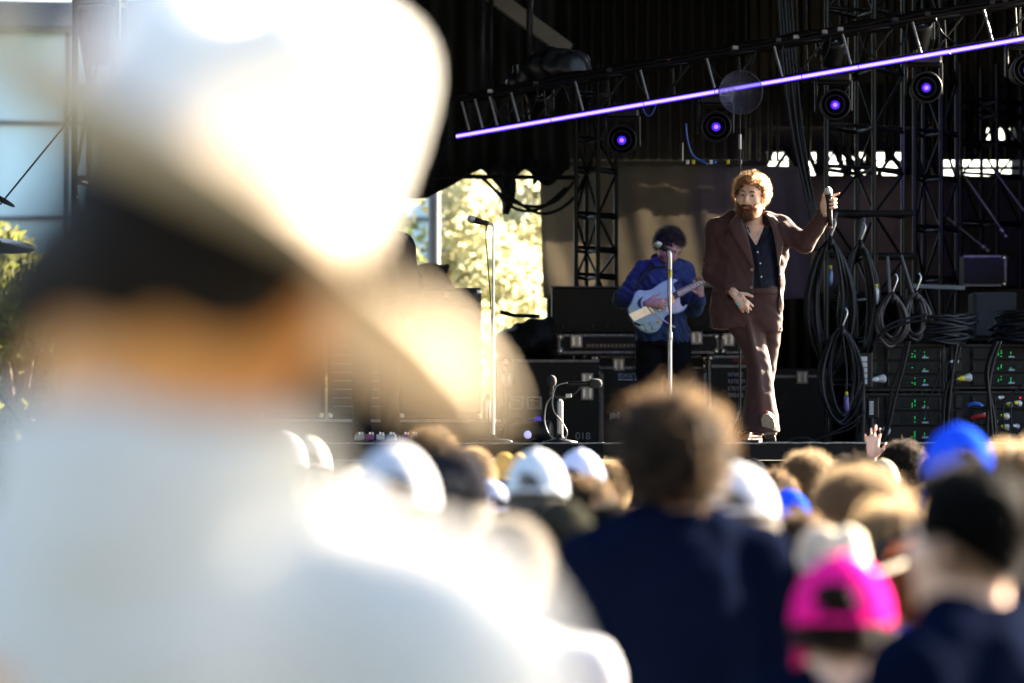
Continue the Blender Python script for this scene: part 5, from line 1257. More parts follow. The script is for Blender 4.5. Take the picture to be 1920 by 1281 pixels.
person(958, 972, 7.6, 'person with thinning khaki-grey hair and a white shirt', R(15), hair='crop', hc='grey', shirt='white', sk='tan')
person(535, 800, 13.0, 'person in a white cap far over on the left of the crowd', 0, head='cap', hcol='white', shirt='white')
person(582, 814, 15.0, 'person in a second white cap beside the far left one', R(10), head='cap', hcol='cream', shirt='grey')
person(1908, 846, 12.5, 'blond person at the crowd edge behind the crop-haired person', R(20), hair='long', hc='blond', shirt='tan')
person(1102, 888, 12.0, 'dark-haired person in a white shirt behind the olive cap', R(-20), hair='tousled', hc='dark', shirt='white', sk='tan')
person(1140, 862, 17.5, 'fair-haired person nearly hidden behind the navy jacket', R(15), hair='tousled', hc='blond', shirt='white')
person(886, 842, 14.5, 'light brown-haired person just behind the black cap', R(20), hair='crop', hc='sandy', shirt='khaki')
person(1146, 945, 10.5, 'person in a purple-blue hood between the olive cap and navy jacket', R(-8), hair='crop', hc='black', shirt='blue', jacket=True)
person(1452, 880, 16.5, 'dark brown-haired person between the white cap and brown curls', R(5), hair='tousled', hc='brown', shirt='navy')
person(1722, 1010, 9.4, 'red-haired person in a purple shirt beside the pink cap', R(35), hair='tousled', hc='red', shirt='purple')
person(1500, 958, 10.2, 'black-haired person just before the sandy curls', R(18), hair='tousled', hc='black', shirt='tan', sk='tan')
person(1676, 960, 10.0, 'blond long-haired person between sandy curls and crop-haired person', R(-12), hair='long', hc='blond', shirt='white')
person(1745, 905, 15.0, 'brown-haired person in blue beyond the royal blue cap', R(10), hair='tousled', hc='brown', shirt='blue')
person(1340, 890, 15.0, 'fair person partly hidden between navy jacket and white cap', R(5), hair='long', hc='sandy', shirt='white')
person(1020, 900, 14.0, 'person in a teal shirt with brown hair behind the grey cap', R(-5), hair='tousled', hc='brown', shirt='teal')
for i, (x, y, Y_, hr, hc_, sh, hd, hcl, lb) in enumerate((
    (1250, 852, 20.5, 'tousled', 'sandy', 'grey', None, None, 'fair-haired person near the stage beyond the navy jacket'), (1318, 846, 19.0, 'curly', 'brown', 'white', None, None, 'brown curly-haired person near the stage right of the navy jacket'),
    (1378, 852, 21.0, 'fringe', 'dark', 'black', 'cap', 'navy', 'person in a navy cap near the stage edge'), (1556, 862, 20.0, 'tousled', 'dark', 'white', None, None, 'dark-haired person in white near the stage between two curly heads'),
    (1655, 858, 19.0, 'fringe', 'brown', 'tan', 'cap', 'khaki', 'person in a khaki cap near the stage left of the raised hand'), (1760, 850, 20.0, 'tousled', 'brown', 'black', None, None, 'brown-haired person near the stage right of the raised hand'),
    (1870, 846, 19.5, 'fringe', 'dark', 'grey', 'cap', 'ltgrey', 'person in a light grey cap near the stage at the crowd edge'), (1045, 862, 18.0, 'tousled', 'black', 'navy', None, None, 'black-haired person near the stage between two pale caps'),
    (1180, 858, 19.0, 'tousled', 'brown', 'teal', None, None, 'brown-haired person in teal near the stage left of the navy jacket'), (985, 872, 19.0, 'curly', 'dark', 'white', None, None, 'dark curly-haired person near the stage beside the straw hat'),
    (925, 858, 20.0, 'fringe', 'dark', 'red', 'cap', 'white', 'person in a white cap and red shirt near the stage'), (1560, 905, 14.5, 'tousled', 'sandy', 'khaki', None, None, 'sandy-haired person between the blue cap and sandy curls'),
    (1690, 915, 13.0, 'tousled', 'brown', 'white', None, None, 'brown-haired person in white right of the sandy curls'), (1425, 918, 15.0, 'long', 'brown', 'teal', None, None, 'brown long-haired person right of the clean white cap'))):
    person(x, y, Y_, lb, R((i * 37) % 40 - 20), hair=hr, hc=hc_, shirt=sh, head=hd, hcol=hcl, sk='tan' if i % 3 else 'pale')
person(668, 872, 11.5, 'person in a cream cap beyond the bright white cap', R(5), head='cap', hcol='cream', shirt='ltgrey')
person(1868, 905, 16.0, 'person in a teal cap far behind the crop-haired person', R(8), head='cap', hcol='teal', shirt='navy')
# ================================================================ the musicians
def rot_from(fwd, up=(0, 0, 1)):
    y = np.array(fwd, float); y /= np.linalg.norm(y); x = np.cross(y, np.array(up, float)); x /= np.linalg.norm(x); z = np.cross(x, y)
    return np.stack([x, y, z], 1)
def eyes(parent, T, Rm, gaze=(0, 1, 0), s=1.):
    for q in (-1, 1):
        c = Vector(T((q * .033, .0755, .003))); d = Vector(Rm @ np.array(gaze, float)).normalized()
        e = MB().lathe([(.001, -.0115)] + [(.0115 * math.cos(a), .0115 * math.sin(a)) for a in np.linspace(-1.3, 1.3, 9)] + [(.001, .0115)], (0, 0, 0), d, 14).build('eye', mat('eye_white', (.33, .30, .28), .2, var=0), parent, True); e.location = c
        MB().lathe([(.0068, .0095), (.0055, .0117), (.001, .0125)], (0, 0, 0), d, 12).build('iris', mat('dark_iris', (.03, .025, .02), .1, var=0), e, True)
def lids(parent, T, mt, low=.55):
    for q in (-1, 1):
        MB().tube(smooth_path([T((q * .018, .0835, .007)), T((q * .027, .0885, .0125)), T((q * .039, .0865, .0125)), T((q * .049, .0785, .006))], 4), [.003] + [.0055] * 11 + [.003], 8).build('eyelid', mt, parent, True)
        MB().tube(smooth_path([T((q * .019, .083, -.001)), T((q * .028, .0855, -.0085)), T((q * .040, .0835, -.0085)), T((q * .049, .077, -.001))], 4), [.002] + [.0045] * 11 + [.002], 8).build('eyelid', mt, parent, True)
def patch(name, La, Lb, s, off, mt, parent, m=5, th=.004, n=14, side=-1):
    """cloth strip laid on a modelled surface between two outlines given as x,z lists"""
    A = [Vector((x, 0, z)) for x, z in La]; B = [Vector((x, 0, z)) for x, z in Lb]
    def res(pl):
        d = [0]
        for i in range(1, len(pl)): d.append(d[-1] + (pl[i] - pl[i - 1]).length)
        out = []
        for t in np.linspace(0, d[-1], n):
            i = min(max(1, int(np.searchsorted(d, t))), len(pl) - 1); f = (t - d[i - 1]) / max(d[i] - d[i - 1], 1e-6); out.append(pl[i - 1].lerp(pl[i], f))
        return out
    A, B = res(A), res(B); rows = []; last = 0
    for a, b in zip(A, B):
        r = []
        for k in range(m):
            p = a.lerp(b, k / (m - 1)); y = s.front(p.x, p.z, side)
            if y is None: y = last + off
            last = y - off; r.append((p.x, y - off, p.z))
        rows.append(r)
    return MB().sheet(rows).build(name, mt, parent, True, th)

def make_singer():
    K, X0 = FPX / 26.0, 1415.
    sx = lambda p: (p - X0) / K; sz = lambda p: (832 - p) / K
    S = lambda p, q, y=0.: (sx(p), y, sz(q))
    st = lambda rows: [(sz(py), (sx(a) + sx(b)) / 2, cy, (sx(b) - sx(a)) / 2, ry) for (py, a, b, cy, ry) in rows]
    poly = lambda pts: [(sx(a), sz(b)) for a, b in pts]
    t = thing('person', 'bearded singer in a dark brown suit stepping forward with a raised microphone', 'person', (P(X0, 832, 26).x, 26.0, STAGE), 0, 'musicians on stage')
    SKN = skin('singer_skin', (.56, .35, .27), .2)
    JK = mat('dark_brown_wool', (.035, .0108, .0113), .8, var=.12, vscale=12, bump=.12, bscale=500, sheen=.1, spec=.4); JK.node_tree.nodes['Principled BSDF'].inputs['Sheen Tint'].default_value = (1, .75, .6, 1)
    SH = mat('navy_black_shirt', (.006, .0075, .018), .8, var=.15, vscale=10, bump=.12, bscale=200, spec=.15)
    # ---- body
    Rm = np.array(Matrix.Rotation(R(5), 3, 'Y') @ Matrix.Rotation(R(163), 3, 'Z') @ Matrix.Rotation(R(-4), 3, 'X'))
    HCs = S(1406.5, 368, -.02)
    fz = ((sz(425), sz(330), .0055),); s = SDF((-.40, -.42, -.01), (.66, .30, 1.86), .010, fx=((sx(1375), sx(1440), .0055), (sx(1535), sx(1575), .006)), fy=((-.16, .12, .006), (-.30, -.16, .007)), fz=fz + ((sz(592), sz(545), .006),))
    T = head_sdf(s, HCs, Rm, 1.04, 1.12)
    s.cone(S(1414, 432, .03), S(1410, 385, .005), .066, .060, .03)
    s.loft(st([(600, 1376, 1456, .02, .09), (560, 1370, 1450, .015, .105), (520, 1364, 1450, .01, .112), (470, 1362, 1452, .0, .118), (440, 1368, 1450, .005, .098), (424, 1380, 1442, .015, .075)]), .03, e=2.3)
    s.chain([S(1348, 430, .01), S(1342, 512, -.0), S(1374, 552, -.16)], [.055, .045, .030], .03)
    s.chain([S(1462, 428, .01), S(1506, 461, -.1), S(1544, 402, -.18)], [.055, .044, .030], .03)
    hand_sdf(s, S(1375, 553, -.165), (.62, -.18, -.75), (.75, -.1, .6), thumb=-1, curl=.85, sc=1.08)
    s.chain([S(1393, 572, -.20), S(1398, 580, -.205), S(1399.5, 588, -.20)], [.0105, .0095, .008], .006)   # index finger pointing down
    # hand round the microphone
    s.cone(S(1544, 402, -.18), S(1544, 386, -.19), .030, .036, .012, flat=((.3, 1, 0), 1.3)); s.cone(S(1543, 392, -.195), S(1546, 374, -.20), .032, .024, .012)
    s.chain([S(1540, 378, -.20), S(1540, 369, -.215), S(1544, 362, -.225)], [.014, .011, .009], .008)       # thumb up along the handle
    for i, py in enumerate((377, 384, 391)):
        s.chain([S(1549, py + 1, -.178), S(1558, py, -.19), S(1562, py + 1, -.215), S(1557, py + 2.5, -.24), S(1550.5, py + 3, -.246)], [.0105, .0108, .0102, .0095, .008], .005)
    s.chain([S(1551, 372, -.18), S(1560, 369.5, -.19), S(1568.5, 366.5, -.20)], [.0105, .0095, .0075], .005)  # forefinger stretched out
    s.chain([S(1405, 600, .02), S(1415, 690, -.06), S(1425, 800, -.08)], [.08, .055, .04], .03); s.chain([S(1440, 600, .03), S(1432, 690, .08), S(1408, 815, .12)], [.08, .052, .04], .03)
    body = s.build('body', SKN, t)
    eyes(t, T, Rm, (-.45, 1, -.06)); lids(t, T, SKN)
    for q in (-1, 1):
        MB().tube(smooth_path([T((q * .014, .094, .023)), T((q * .032, .094, .030)), T((q * .054, .080, .024))], 5), [.003, .0045, .0045, .0045, .005, .005, .005, .0045, .004, .003, .002], 6).build('eyebrow', mat('brow_hair', (.10, .055, .03), .8), t, True)
    MB().tube(smooth_path([T((-.021, .0935, -.0785)), T((-.007, .099, -.0785)), T((.007, .099, -.0785)), T((.021, .0935, -.0785))], 4), [.002] + [.0062] * 11 + [.002], 8).build('lip', mat('lip', (.36, .13, .11), .45, var=.1), t, True)
    MB().tube(smooth_path([T((-.019, .0975, -.0715)), T((0, .1015, -.0712)), T((.019, .0975, -.0715))], 4), [.001] + [.003] * 7 + [.001], 6).build('mouth', mat('mouth_dark', (.05, .02, .018), .6), t, True)
    # tattoo marks and ring on the lowered hand
    tk = mat('tattoo_ink', (.08, .10, .12), .6, var=.3, vscale=80)
    for i, (a, b) in enumerate((((1377, 551), (1386, 556)), ((1379, 556), (1388, 559)), ((1383, 549), (1388, 557)), ((1390, 564), (1393, 570)))):
        pts = []
        for k in range(6):
            u = k / 5; x, z = sx(a[0] + (b[0] - a[0]) * u), sz(a[1] + (b[1] - a[1]) * u); y = s.front(x, z); pts.append((x, (y if y is not None else -.2) + .0005, z + .002 * math.sin(k * 2)))
        MB().tube(pts, .0022, 5).build('tattoo', tk, t)
    y = s.front(sx(1381), sz(572.5)) or -.2
    MB().lathe([(.012, 0), (.011, .006), (.004, .009)], (sx(1381), y + .001, sz(572.5)), (0, -1, 0), 14).build('ring', mat('turquoise_stone', (.03, .42, .48), .3, var=.1), t, True)
    MB().tube([tuple(np.array(S(1545, 404, -.18)) + .036 * np.array([math.cos(a), math.sin(a) * .9, .25 * math.cos(a)])) for a in np.linspace(0, 2 * math.pi, 18)], .004, 6).build('bracelet', STEEL, t, True)
    # necklace
    # ---- hair and beard
    W3 = lambda p: np.array(HCs) + (Rm @ (np.asarray(p, float) * 1.04).T).T
    gold = hairmat('golden_brown_curls', (.080, .034, .013), .3)
    hs = SDF((-.22, -.22, 1.5), (.22, .22, 1.95), .008); c = W3(np.array([[0, -.028, .040]]))[0]
    hs.ell(c, np.array((.082, .090, .090)) * 1.04, 0, 'u', Rm); hs.ell(W3(np.array([[0, .092, -.015]]))[0], np.array((.084, .10, .108)), .015, 's', Rm); hs.wrinkle(.018, 90, 3); hs.wrinkle(.008, 200, 4)
    hair = hs.build('hair', mat('brown_curl_mass', (.04, .018, .008), .7, var=.4, vscale=80, bump=.6, bscale=250), t)
    r, n = ell_points(2600, (0, -.018, .03), (.083, .096, .093), lambda v: (v[:, 2] > np.where(v[:, 1] > .3, .50, -.75 + 1.5 * np.clip(v[:, 1] + .15, 0, 1))), 21)
    p = grow(r, n, .054, 16, .5, 1., .010, 2.6, jit=.45, seed=22)
    sh = p.shape; p = W3(p.reshape(-1, 3)).reshape(sh)
    so = bpy.data.objects.new('curls', strands('curls', p, .0012, gold)); link(so, hair)
    # beard: jaw strands
    br, bn = ell_points(4200, (0, .028, -.072), (.066, .072, .062), lambda v: (v[:, 1] > -.25) & (v[:, 2] < .75 - 1.1 * np.clip(v[:, 1], 0, 1) ** 2 + .0) & ~((np.abs(v[:, 0]) < .36) & (v[:, 1] > .6) & (v[:, 2] > -.22)), 31)
    p = grow(br, bn, .034, 8, 1.4, .7, .005, 1.5, jit=.35, seed=32); mo = np.stack([rng.uniform(-.034, .034, 500), np.full(500, .096), rng.uniform(-.064, -.056, 500)], 1); mo[:, 1] -= mo[:, 0] ** 2 * 9
    pm = grow(mo, np.stack([np.sign(mo[:, 0]) * .6, np.full(500, .5), np.full(500, -.6)], 1), .020, 8, 1.2, .4, .003, 1., jit=.25, seed=33)
    p = np.concatenate([p, pm]); sh = p.shape; p = W3(p.reshape(-1, 3)).reshape(sh)
    bs = SDF((-.22, -.25, 1.42), (.2, .15, 1.72), .007)
    bs.ell(W3(np.array([[0, .030, -.090]]))[0], np.array((.062, .068, .058)), 0, 'u', Rm); bs.ell(W3(np.array([[0, .065, -.130]]))[0], np.array((.036, .032, .034)), .03, 'u', Rm)
    bs.ell(W3(np.array([[0, .09, -.005]]))[0], np.array((.064, .07, .062)), .01, 's', Rm); bs.ell(W3(np.array([[0, .125, -.074]]))[0], np.array((.026, .04, .014)), .006, 's', Rm); bs.wrinkle(.008, 140, 8)
    beard = bs.build('beard', mat('beard_mass', (.035, .015, .008), .8, var=.4, vscale=90, bump=.5, bscale=300), t)
    so = bpy.data.objects.new('beard_strands', strands('beard_strands', p, .0007, hairmat('reddish_beard', (.07, .026, .011), .35))); link(so, beard)
    # ---- shirt
    q = SDF((-.40, -.3, .9), (.4, .3, 1.62), .008)
    rows = [(560, 1358, 1458, .005, .130), (540, 1355, 1460, 0, .140), (500, 1352, 1461, 0, .142), (470, 1350, 1462, 0, .132), (440, 1356, 1460, .005, .108), (424, 1376, 1446, .015, .082)]
    q.loft(st(rows), .02, e=2.3); q.wrinkle(.006, 22, 5); q.wrinkle(.003, 50, 6)
    qf = SDF.__new__(SDF); qf.x, qf.y, qf.z, qf.D, qf.h = q.x, q.y, q.z, q.D.copy(), q.h
    q.prism(poly([(1388, 395), (1440, 395), (1432, 425), (1416, 464), (1402, 440), (1394, 424)]), -1, .02, 's', .004); q.prism(poly([(1385, 395), (1436, 395), (1434, 426), (1388, 426)]), -1, .075, 's', .01)
    shirt = q.build('shirt', SH, t)
    patch('collar', poly([(1380, 399), (1389, 414), (1397, 430)]), poly([(1390, 399), (1399, 416), (1405, 440)]), qf, .022, SH, shirt, th=.005)
    patch('collar', poly([(1434, 404), (1434, 416), (1426, 446)]), poly([(1444, 406), (1446, 424), (1440, 440)]), qf, .022, SH, shirt, th=.005)
    patch('placket', poly([(1412, 462), (1416, 500), (1420, 541)]), poly([(1420, 462), (1424, 500), (1428, 541)]), qf, .006, SH, shirt, m=3)
    for (a, b) in ((1411, 452), (1418, 475), (1423, 496), (1425, 521)):
        yy = qf.front(sx(a), sz(b)); MB().lathe([(.0065, 0), (.005, .004)], (sx(a), yy - .008, sz(b)), (0, -1, 0), 10).build('button', mat('pearl_button', (.55, .55, .58), .2, var=.1), shirt)
    # necklace over the open chest
    MB().tube(smooth_path([S(1397, 425, -.105), S(1403, 440, -.125), S(1411, 452, -.135), S(1420, 445, -.13), S(1429, 425, -.105)], 5), .0022, 5).build('necklace', STEEL, t, True)
    # ---- trousers
    u = SDF((-.30, -.35, .05), (.3, .32, 1.10), .008)
    u.loft(st([(622, 1368, 1465, .01, .10), (600, 1362, 1466, .01, .120), (570, 1360, 1464, .005, .132), (550, 1360, 1462, .0, .138), (538, 1362, 1461, .0, .140)]), .02, e=2.3)
    u.loft(st([(588, 1360, 1428, .0, .105), (617, 1366, 1432, -.02, .10), (641, 1381, 1436, -.04, .088), (665, 1393, 1440, -.06, .08), (691, 1399, 1444, -.08, .075), (724, 1399, 1448, -.09, .078), (757, 1395, 1452, -.095, .088), (779, 1392, 1456, -.10, .098), (811, 1388, 1461, -.105, .112)]), .012, e=2.0)
    u.loft(st([(588, 1410, 1466, .03, .10), (610, 1411, 1466, .035, .10), (637, 1413, 1463, .05, .088), (665, 1412, 1459, .07, .08), (691, 1408, 1456, .09, .075), (724, 1402, 1451, .11, .075), (757, 1396, 1447, .125, .085), (790, 1390, 1442, .13, .095), (816, 1385, 1438, .13, .105)]), .006)
    # pressed creases and drag folds
    for a, b, yy in (((1400, 600), (1418, 700), -.145), ((1418, 700), (1424, 808), -.185)):
        u.cone(S(*a, yy + .018), S(*b, yy - .004), .010, .010, .05)
    u.wrinkle(.0035, 13, 7); u.wrinkle(.0014, 40, 9)
    tr = u.build('trousers', JK, t)
    patch('waistband', poly([(1404, 541), (1432, 542), (1458, 541)]), poly([(1404, 553), (1432, 555), (1458, 553)]), u, .004, JK, tr, m=3)
    # ---- jacket
    j = SDF((-.42, -.36, .74), (.62, .30, 1.66), .009, fx=((sx(1470), sx(1560), .008),))
    rows = [(616, 1333, 1466, .015, .150), (590, 1334, 1467, .01, .155), (550, 1337, 1469, .0, .160), (510, 1338, 1473, 0, .160), (470, 1336, 1476, 0, .150), (440, 1338, 1473, .0, .130), (420, 1352, 1466, .01, .105), (408, 1372, 1448, .02, .085), (399, 1378, 1440, .025, .07)]
    j.loft(st(rows), .02, e=2.25)
    j.cone(S(1385, 410, .02), S(1343, 429, .015), .055, .072, .05); j.cone(S(1436, 414, .02), S(1466, 424, .015), .055, .072, .05)
    jf = SDF.__new__(SDF); jf.x, jf.y, jf.z, jf.D, jf.h = j.x, j.y, j.z, j.D.copy(), j.h
    j.wrinkle(.006, 15, 11); j.wrinkle(.0025, 45, 12); j.shell(.022)
    j.prism(poly([(1390, 396), (1436, 398), (1448, 440), (1455, 480), (1459, 520), (1459, 548), (1455, 572), (1461, 600), (1464, 640), (1398, 640), (1402, 596), (1409, 560), (1411, 505), (1400, 455)]), -1, .03, 's', .004)
    j.ell(S(1411, 398, .0), (.076, .085, .085), .0, 's')
    j.chain([S(1346, 437, .015), S(1338, 512, .0), S(1366, 548, -.135)], [.082, .074, .058], .03)
    j.chain([S(1464, 428, .012), S(1507, 459, -.09), S(1540, 409, -.17)], [.076, .066, .054], .03)
    j.cone(S(1364, 545, -.13), S(1380, 560, -.19), .046, .040, .0, 's'); j.cone(S(1538, 412, -.165), S(1550, 392, -.20), .042, .040, .0, 's')
    # drag folds at elbows and shoulder
    for a, b, r_ in ((S(1318, 505, -.05), S(1352, 520, -.075), .010), (S(1322, 525, -.04), S(1358, 532, -.09), .010), (S(1320, 488, -.05), S(1350, 500, -.075), .008), (S(1488, 444, -.11), S(1516, 470, -.13), .010), (S(1495, 440, -.10), S(1522, 452, -.15), .009), (S(1468, 422, -.07), S(1484, 450, -.10), .011), (S(1460, 425, -.08), S(1476, 462, -.10), .010)):
        j.cone(a, b, r_, r_ * .6, .03)
    j.wrinkle(.0022, 30, 13)
    jk = j.build('jacket', JK, t)
    LP = mat('brown_lapel', (.044, .0138, .014), .8, var=.1, bump=.1, bscale=400, sheen=.5)
    patch('lapel', poly([(1379, 404), (1364, 424), (1372, 446), (1392, 476), (1410, 506)]), poly([(1388, 404), (1394, 424), (1401, 450), (1407, 478), (1412, 507)]), jf, .012, LP, jk, th=.006)
    patch('lapel', poly([(1436, 402), (1446, 424), (1450, 446), (1454, 474), (1457, 500)]), poly([(1448, 404), (1468, 428), (1470, 446), (1464, 474), (1459, 500)]), jf, .012, LP, jk, th=.006)
    # western yoke seams and smile pocket stitching
    pale = mat('yoke_piping', (.10, .05, .04), .7)
    for line in ([(1326, 446), (1344, 456), (1362, 466), (1372, 450)], [(1452, 456), (1462, 466), (1474, 452)], [(1348, 565), (1365, 572), (1392, 566)]):
        pts = [];
        for (a, b) in line:
            yy = j.front(sx(a), sz(b)); pts.append((sx(a), (yy if yy is not None else -.16) - .001, sz(b)))
        MB().tube(smooth_path(pts, 5), .0022, 5).build('piping', LP, jk)
    for (a, b) in ((1407, 508), (1406, 541)):
        yy = jf.front(sx(a), sz(b)); MB().lathe([(.011, 0), (.010, .005), (.004, .004)], (sx(a), yy - .002, sz(b)), (0, -1, 0), 12).build('button', mat('horn_button', (.12, .10, .09), .3), jk)
    # ---- boots
    lea = mat('brown_leather', (.22, .065, .02), .35, var=.3, vscale=20, bump=.1, bscale=60); sole = mat('worn_pale_sole', (.34, .31, .28), .7, var=.3, vscale=30)
    def boot(M, name, sole=sole):
        b = SDF((-.08, -.14, -.01), (.08, .24, .2), .008); b.chain([(0, -.05, .17), (0, -.05, .06)], [.05, .046], .02); b.cone((0, -.05, .04), (0, .12, .032), .043, .042, .03); b.cone((0, .12, .028), (.0, .175, .022), .040, .022, .02); b.prism([(-1, -.5), (1, -.5), (1, .012), (-1, .012)], -1, 1, 's')
        o = b.build(name, lea, t); o.matrix_local = M
        prof = [(.0, -.098), (.034, -.085), (.040, -.04), (.032, .02), (.043, .09), (.040, .14), (.022, .185), (.0, .198)]; pl = [(x, y) for x, y in prof] + [(-x, y) for x, y in prof[-2:0:-1]]
        m = MB(); nn = len(pl); m.add([(x, y, .012) for x, y in pl] + [(x, y, .0) for x, y in pl], [tuple(range(nn)), tuple(range(nn, 2 * nn))[::-1]] + [(i, (i + 1) % nn, nn + (i + 1) % nn, nn + i) for i in range(nn)]); m.build('sole', sole, o)
        m = MB().box((0, -.062, -.012), (.066, .062, .026), ch=.006); m.build('heel', mat('dark_heel', (.03, .02, .015), .5), o)
    boot(Matrix.Translation((sx(1412), .10, .026)) @ Matrix.Rotation(R(150), 4, 'Z'), 'boot', mat('dark_heel', (.03, .02, .015), .5))
    # stepping foot: heel on the floor, toe lifted towards the audience
    boot(Matrix.Translation((sx(1440), -.17, .078)) @ Matrix.Rotation(R(168), 4, 'Z') @ Matrix.Rotation(R(36), 4, 'X') @ Matrix.Rotation(R(8), 4, 'Y'), 'boot')
    # microphone in the raised hand
    o = Vector(t.location); m = microphone('handheld_microphone', 'wireless handheld microphone gripped in the singer\'s raised hand', o + Vector(S(1547.5, 355, -.222)), o + Vector(S(1552, 428, -.212)), s=1.05)
    d = (Vector(S(1552, 428, -.212)) - Vector(S(1547.5, 355, -.222))).normalized(); e = d * .265
    MB().lathe([(.0155, 0), (.0135, .012), (.004, .014)], e, d, 12).build('aerial', mat('red_black_tip', (.2, .01, .02), .4), m)
make_singer()

def make_guitarist():
    Yg = 31.0; K, X0 = FPX / Yg, 1245.
    sx = lambda p: (p - X0) / K; z0 = P(0, 832, Yg).z - STAGE; sz = lambda p: (832 - p) / K + z0
    S = lambda p, q, y=0.: (sx(p), y, sz(q))
    st = lambda rows: [(sz(py), (sx(a) + sx(b)) / 2, cy, (sx(b) - sx(a)) / 2, ry) for (py, a, b, cy, ry) in rows]
    poly = lambda pts: [(sx(a), sz(b)) for a, b in pts]
    t = thing('person', 'dark-haired guitarist in a blue jacket looking down at his guitar', 'person', (P(X0, 0, Yg).x, Yg, STAGE), 0, 'musicians on stage')
    SKN = skin('guitarist_skin', (.50, .29, .22), .2)
    Rm = rot_from((.50, -.62, -.60), (.18, -.1, 1)); HCs = S(1254, 465, -.10)
    s = SDF((-.45, -.45, -.01), (.45, .3, 1.86), .010, fx=((sx(1225), sx(1290), .006),), fy=((-.24, .05, .006), (-.40, -.24, .008)), fz=((sz(505), sz(425), .006), (sz(592), sz(525), .007)))
    T = head_sdf(s, HCs, Rm, 1.06, 1.0)
    s.cone(S(1240, 500, .02), S(1250, 475, -.06), .062, .058, .03)
    s.loft(st([(640, 1200, 1285, .02, .11), (580, 1203, 1280, .01, .11), (530, 1200, 1284, 0, .115), (500, 1206, 1282, .01, .095), (490, 1222, 1268, .015, .07)]), .03, e=2.2)
    s.chain([S(1204, 503, .01), S(1165, 562, -.06), S(1210, 572, -.25)], [.052, .043, .029], .03); s.chain([S(1283, 503, .01), S(1304, 580, -.08), S(1310, 556, -.24)], [.052, .042, .028], .03)
    hand_sdf(s, S(1212, 571.5, -.272), (1, -.12, -.02), (0, .1, 1), thumb=-1, curl=.55, sc=1.12)
    hand_sdf(s, S(1311, 556, -.235), (-.22, -.12, 1), (-1, 0, -.2), thumb=1, curl=.8, sc=1.08)
    for q, x in ((-1, 1222), (1, 1268)): s.chain([S(x, 640, .02), S(x + q * 4, 740, .0), S(x + q * 6, 828, .03)], [.085, .058, .042], .03); s.cone(S(x + q * 6, 830, .02), S(x + q * 9, 832, -.12), .045, .035, .03)
    s.build('body', SKN, t); eyes(t, T, Rm, (0, 1, -.35)); lids(t, T, SKN, 1.)
    W3 = lambda p: np.array(HCs) + (Rm @ (np.asarray(p, float) * 1.06).T).T
    for q in (-1, 1): MB().tube(smooth_path([T((q * .014, .094, .022)), T((q * .032, .094, .028)), T((q * .054, .080, .022))], 5), [.002] + [.0045] * 9 + [.002], 6).build('eyebrow', mat('black_brow', (.02, .015, .012), .8), t, True)
    hs = SDF((-.25, -.35, 1.40), (.28, .15, 1.95), .009); hs.ell(W3(np.array([[0, -.026, .038]]))[0], np.array((.090, .104, .100)), 0, 'u', Rm); hs.ell(W3(np.array([[0, .105, -.035]]))[0], np.array((.085, .10, .105)), .012, 's', Rm); hs.wrinkle(.010, 70, 2)
    hair = hs.build('hair', mat('black_hair_mass', (.012, .009, .010), .5, var=.3, vscale=80, bump=.6, bscale=220), t)
    r, n = ell_points(3200, (0, -.02, .03), (.088, .104, .100), lambda v: (v[:, 2] > np.where(v[:, 1] > .3, .42, -.8 + 1.5 * np.clip(v[:, 1] + .15, 0, 1))), 41)
    p = grow(r, n, .045, 9, .5, .9, .009, 1.3, jit=.4, seed=42); sh = p.shape; p = W3(p.reshape(-1, 3)).reshape(sh)
    link(bpy.data.objects.new('hair_strands', strands('hair_strands', p, .0009, hairmat('black_strand', (.014, .010, .011)))), hair)
    br, bn = ell_points(1500, (0, .03, -.07), (.062, .068, .058), lambda v: (v[:, 1] > -.2) & (v[:, 2] < .5 - .9 * np.clip(v[:, 1], 0, 1)) & ~((np.abs(v[:, 0]) < .4) & (v[:, 1] > .6) & (v[:, 2] > -.25)), 43)
    p = grow(br, bn, .010, 4, .6, jit=.4, seed=44); sh = p.shape; p = W3(p.reshape(-1, 3)).reshape(sh)
    link(bpy.data.objects.new('beard_strands', strands('beard_strands', p, .0006, hairmat('black_strand', (.014, .010, .011)))), hair)
    JM = mat('blue_cotton_jacket', (.014, .034, .115), .8, var=.2, vscale=8, bump=.2, bscale=120, sheen=.3)
    j = SDF((-.48, -.42, .75), (.48, .3, 1.62), .009)
    j.loft(st([(641, 1188, 1290, .01, .140), (610, 1190, 1289, .0, .138), (575, 1192, 1287, 0, .135), (540, 1191, 1290, 0, .135), (512, 1192, 1293, .005, .12), (496, 1206, 1284, .01, .095), (485, 1222, 1268, .015, .08)]), .02, e=2.3)
    jf = SDF.__new__(SDF); jf.x, jf.y, jf.z, jf.D, jf.h = j.x, j.y, j.z, j.D.copy(), j.h
    j.chain([S(1206, 505, .01), S(1166, 560, -.055), S(1200, 571, -.215)], [.080, .074, .056], .035); j.chain([S(1283, 505, .01), S(1302, 578, -.07), S(1308, 560, -.20)], [.078, .066, .052], .035)
    j.ell(S(1248, 478, -.05), (.068, .085, .075), .0, 's'); j.cone(S(1205, 571.5, -.22), S(1225, 571.5, -.30), .044, .044, .0, 's')
    for a, b in (((1180, 535), (1205, 560)), ((1172, 548), (1196, 578)), ((1175, 520), (1200, 540)), ((1215, 520), (1232, 560)), ((1262, 520), (1250, 560)), ((1290, 530), (1300, 560))):
        yy = -.13 if a[0] > 1210 else -.10; j.cone(S(*a, yy), S(*b, yy - .03), .012, .008, .03)
    j.wrinkle(.008, 18, 21); j.wrinkle(.004, 42, 22)
    jk = j.build('jacket', JM, t)
